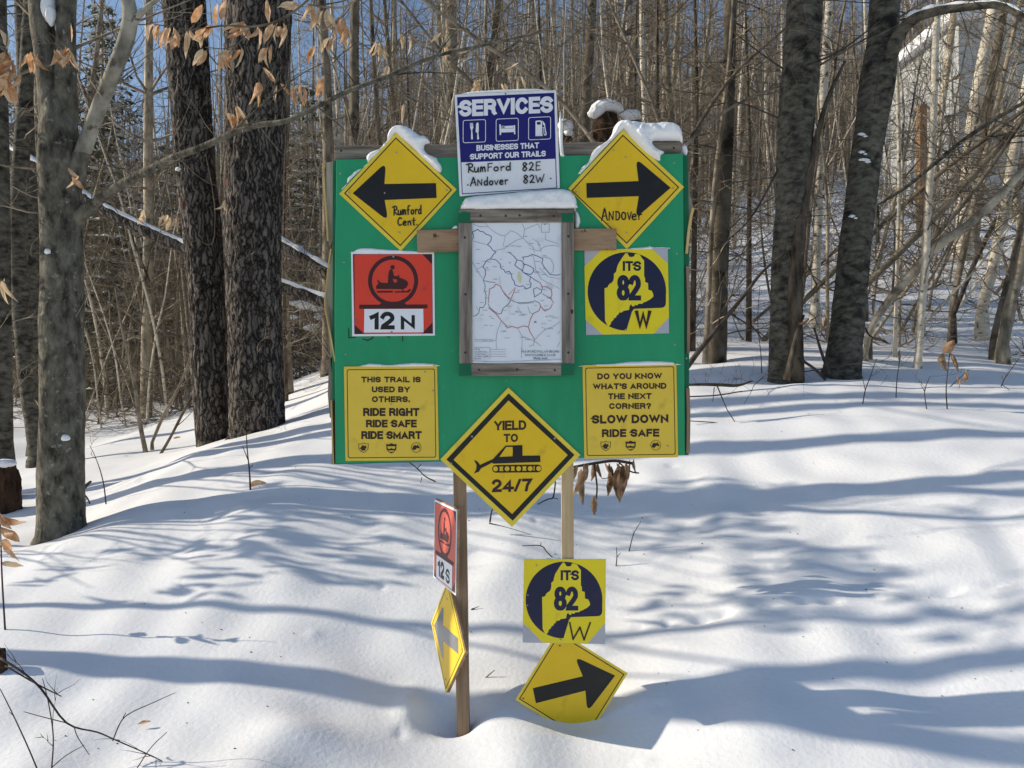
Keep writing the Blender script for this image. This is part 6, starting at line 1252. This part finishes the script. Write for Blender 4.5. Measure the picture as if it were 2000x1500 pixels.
# brush pile left of the board
rg = random.Random(15); c = W(612, 660, 13); mb = MB()
for _ in range(46):
    p = (c.x + rg.uniform(-.7, .8), c.y + rg.uniform(-.5, .5), H1(c.x, c.y) + rg.uniform(-.1, .5)); grow(mb, p, (rg.uniform(-1, 1), rg.uniform(-.5, .5), rg.uniform(-.1, .5)), rg.uniform(.6, 1.3), .014, rg, 1)
o = mb.build("brush_pile", M['dark_twig'], None, off=tuple(c)); o.location = c; tag(o, "pile of dark brushwood in the snow between the thick rough trunk and the board", "brush pile")
mb = MB()
for px, py, a in [(580, 592, .1), (600, 596, .16), (622, 600, .14), (570, 620, .08), (630, 618, .12), (612, 640, .12)]: blob(mb, W(px, py, 12.9), (a * 1.3, a, a * .5), px)
o = mb.build("snow_heap", M['cap_snow'], None, off=tuple(c)); o.location = c; tag(o, "patches of snow lying on the brush pile left of the board", "snow")
# withered cluster hanging behind the board's right bottom edge
rg = random.Random(31); b = W(1180, 905, 3.5); t = thing("withered_plant", "withered brown leaves hanging below the board's bottom edge beside the pale post", "plant", b); mb = MB()
for rows in [[(1235, 905, 6), (1200, 900, 6), (1160, 905, 6), (1120, 912, 5)], [(1160, 905, 4), (1166, 950, 3.4), (1163, 985, 3), (1160, 1000, 3)], [(1205, 900, 3), (1230, 920, 3), (1248, 924, 3)], [(1210, 905, 2), (1195, 930, 2), (1175, 935, 1.4)]]: tube(mb, pxpath([(x, y, w_, 3.5) for x, y, w_ in rows], 4), 6)
mb.build("stem", M['dark_twig'], t); mb = MB()
for px, py, ln in [(1128, 908, .1), (1135, 915, .14), (1142, 930, .13), (1150, 905, .09), (1160, 902, .09), (1168, 903, .08), (1190, 905, .12), (1195, 910, .13), (1205, 905, .11), (1212, 912, .15), (1216, 908, .17), (1222, 903, .1), (1230, 898, .09), (1238, 897, .07), (1210, 930, .12), (1140, 905, .08), (1180, 903, .08), (1160, 968, .09), (1162, 975, .08)]:
    leaf(mb, W(px, py, 3.5 + rg.uniform(-.06, .06)), (rg.uniform(-.2, .3), rg.uniform(-.2, .2), -1), ln, ln * .42, rg, .3)
mb.build("leaves", [M['brown_leaf'], M['brown_leaf']], t)
# leaves lying on the snow
for lab, px, py, Y, d, ln, wd in [("brown oval leaf lying on the snow beside an upright twig", 487, 951, 4.95, (1, .1, -.02), .12, .07), ("small pale leaf lying on the snow at the lower left", 268, 1425, 2.52, (1, .2, .05), .045, .02), ("dry leaf on the snow near the lower thin leaning stem", 338, 858, 7.9, (1, .1, 0), .1, .07)]:
    c = ground_at(px, py); c.z += .015; mb = MB(); leaf(mb, c, d, ln, wd, random.Random(px), .1); o = mb.build("fallen_leaf", [M['leaf'], M['pale_leaf']], None, off=tuple(c)); o.location = c; tag(o, lab, "leaf")
mb = MB(); rg = random.Random(2)
for _ in range(150):
    x = rg.uniform(-2, 2.2); y = rg.uniform(2.4, 6); z = H1(x, y) + .001; r_ = rg.uniform(.001, .0038)
    mb.add([(x + r_ * rg.uniform(.7, 2) * math.cos(a), y + r_ * rg.uniform(.7, 1.6) * math.sin(a), z) for a in (0, 1.2, 2.5, 3.8, 5)] + [(x, y, z + r_)], [(i, (i + 1) % 5, 5) for i in range(5)])
o = mb.build("forest_litter", M['dark_twig'], None, off=(0, 3, 0)); o.location = (0, 3, 0); tag(o, "tiny dark specks of bark and seed scattered on the snow", "litter", kind="stuff")

# near beech branches carrying dry leaves at the top left
def leafy_branch(label, stems, bunches, Y, seed, size=.085, m='leaf'):
    rg = random.Random(seed); t = thing("leafy_branch", label, "branch", W(stems[0][0][0], stems[0][0][1], Y), "beech twigs with dry leaves"); mb = MB(); lb = MB()
    for r_ in stems: tube(mb, pxpath([(a, b, c, Y) for a, b, c in r_], 4), 6)
    mb.build("stem", M['twig'], t)
    for b in bunches:
        px, py, n = b[:3]
        for _ in range(n):
            if len(b) > 3: d = b[3]; d = (d[0] + rg.uniform(-.2, .2), d[1] + rg.uniform(-.3, .3), d[2] + rg.uniform(-.1, .1))
            else: d = (rg.uniform(-.75, .35), rg.uniform(-.4, .4), -1)
            leaf(lb, W(px + rg.uniform(-8, 8), py + rg.uniform(-4, 4), Y + rg.uniform(-.04, .04)), d, size * rg.uniform(.85, 1.2), size * rg.uniform(.38, .52), rg)
    lb.build("leaves", [M[m], M['pale_leaf']], t)
leafy_branch("long beech twig with rows of dry tan leaves, in front of the rough barked pair", [[(640, -40, 6), (590, 10, 5), (540, 42, 5), (490, 52, 4.5), (440, 50, 4), (400, 55, 3.5), (370, 58, 3), (340, 52, 2.4), (300, 48, 1.8)], [(490, 52, 3), (470, 80, 2.4), (440, 95, 2), (400, 92, 1.6)], [(540, 42, 3), (530, 75, 2.4), (520, 92, 1.6)]],
             [(302, 50, 2), (312, 50, 2), (330, 55, 2), (342, 56, 2), (352, 60, 2), (362, 60, 2), (378, 58, 2), (372, 48, 1, (.5, 0, .9)), (402, 52, 2), (412, 48, 2), (425, 42, 1, (.2, 0, 1)), (430, 45, 1, (.25, 0, 1)), (472, 42, 2, (-.9, 0, -.55)), (478, 45, 2), (483, 65, 1), (505, 55, 2), (518, 45, 1, (0, 0, 1)), (540, 45, 2, (-.5, 0, -.8)), (550, 48, 2), (556, 48, 1), (400, 95, 2), (440, 98, 3), (450, 100, 2), (468, 96, 2), (522, 90, 3)], 3.4, 4)
leafy_branch("beech twig with drooping orange leaves at the upper left corner", [[(-60, 60, 6), (-20, 75, 5), (10, 100, 4), (22, 120, 3)], [(-20, 75, 4), (10, 92, 3), (14, 60, 2)], [(-20, 120, 4), (5, 130, 3), (22, 140, 2)]], [(2, 98, 3), (12, 105, 3), (20, 118, 3), (8, 125, 4), (18, 140, 4), (28, 138, 2), (2, 140, 3), (10, 95, 1, (.1, 0, 1)), (15, 165, 3, (.2, 0, -1))], 3.3, 5)
leafy_branch("small beech twig with two bunches of orange leaves across the mottled beech trunk", [[(-40, 210, 4), (20, 160, 3.4), (60, 135, 3), (105, 125, 2.6), (135, 98, 2)]], [(60, 103, 3), (68, 110, 3, (.6, 0, -1)), (112, 95, 3), (122, 98, 3), (135, 96, 2), (136, 85, 1, (-.1, 0, 1)), (140, 100, 2, (.2, 0, -1))], 3.7, 6)
leafy_branch("beech twig with pale tan leaves above the left end of the top rail", [[(720, -30, 6), (680, 10, 5), (640, 14, 4), (600, 8, 3)], [(680, 10, 4), (660, 40, 3), (630, 60, 2)], [(660, 40, 2.4), (640, 80, 2)]], [(580, 8, 2, (-.9, 0, -.3)), (600, 10, 3), (632, 20, 3), (640, 24, 3), (655, 30, 3), (672, 40, 2), (650, 70, 2), (622, 85, 1), (676, 58, 2), (625, 150, 2)], 4.0, 7, .095)
leafy_branch("beech sapling twig with pale leaves between the left arrow and SERVICES signs", [[(900, 260, 3), (850, 190, 2.6), (790, 130, 2.4), (740, 90, 2), (700, 70, 1.5)], [(850, 190, 2), (880, 120, 1.6), (920, 90, 1)]], [(742, 82, 3), (752, 90, 3), (790, 70, 3), (760, 130, 2), (784, 205, 2), (866, 65, 2), (868, 90, 2), (912, 95, 2), (930, 155, 3), (935, 165, 2), (985, 165, 2), (1012, 150, 2), (1008, 125, 2)], 6.5, 8, .12, 'pale_leaf')
leafy_branch("beech twig with two pale leaf bunches low in front of the spruce", [[(300, 520, 2.4), (310, 460, 2), (330, 430, 1.6)]], [(285, 412, 2), (325, 422, 3), (340, 422, 3), (436, 392, 2)], 6.6, 9, .11, 'pale_leaf')
leafy_branch("single pale leaf on a thin twig at the left edge, halfway up", [[(-30, 540, 2.5), (0, 545, 2), (30, 572, 1)]], [(6, 544, 2, (0, 0, -1))], 3.6, 10, .1, 'pale_leaf')
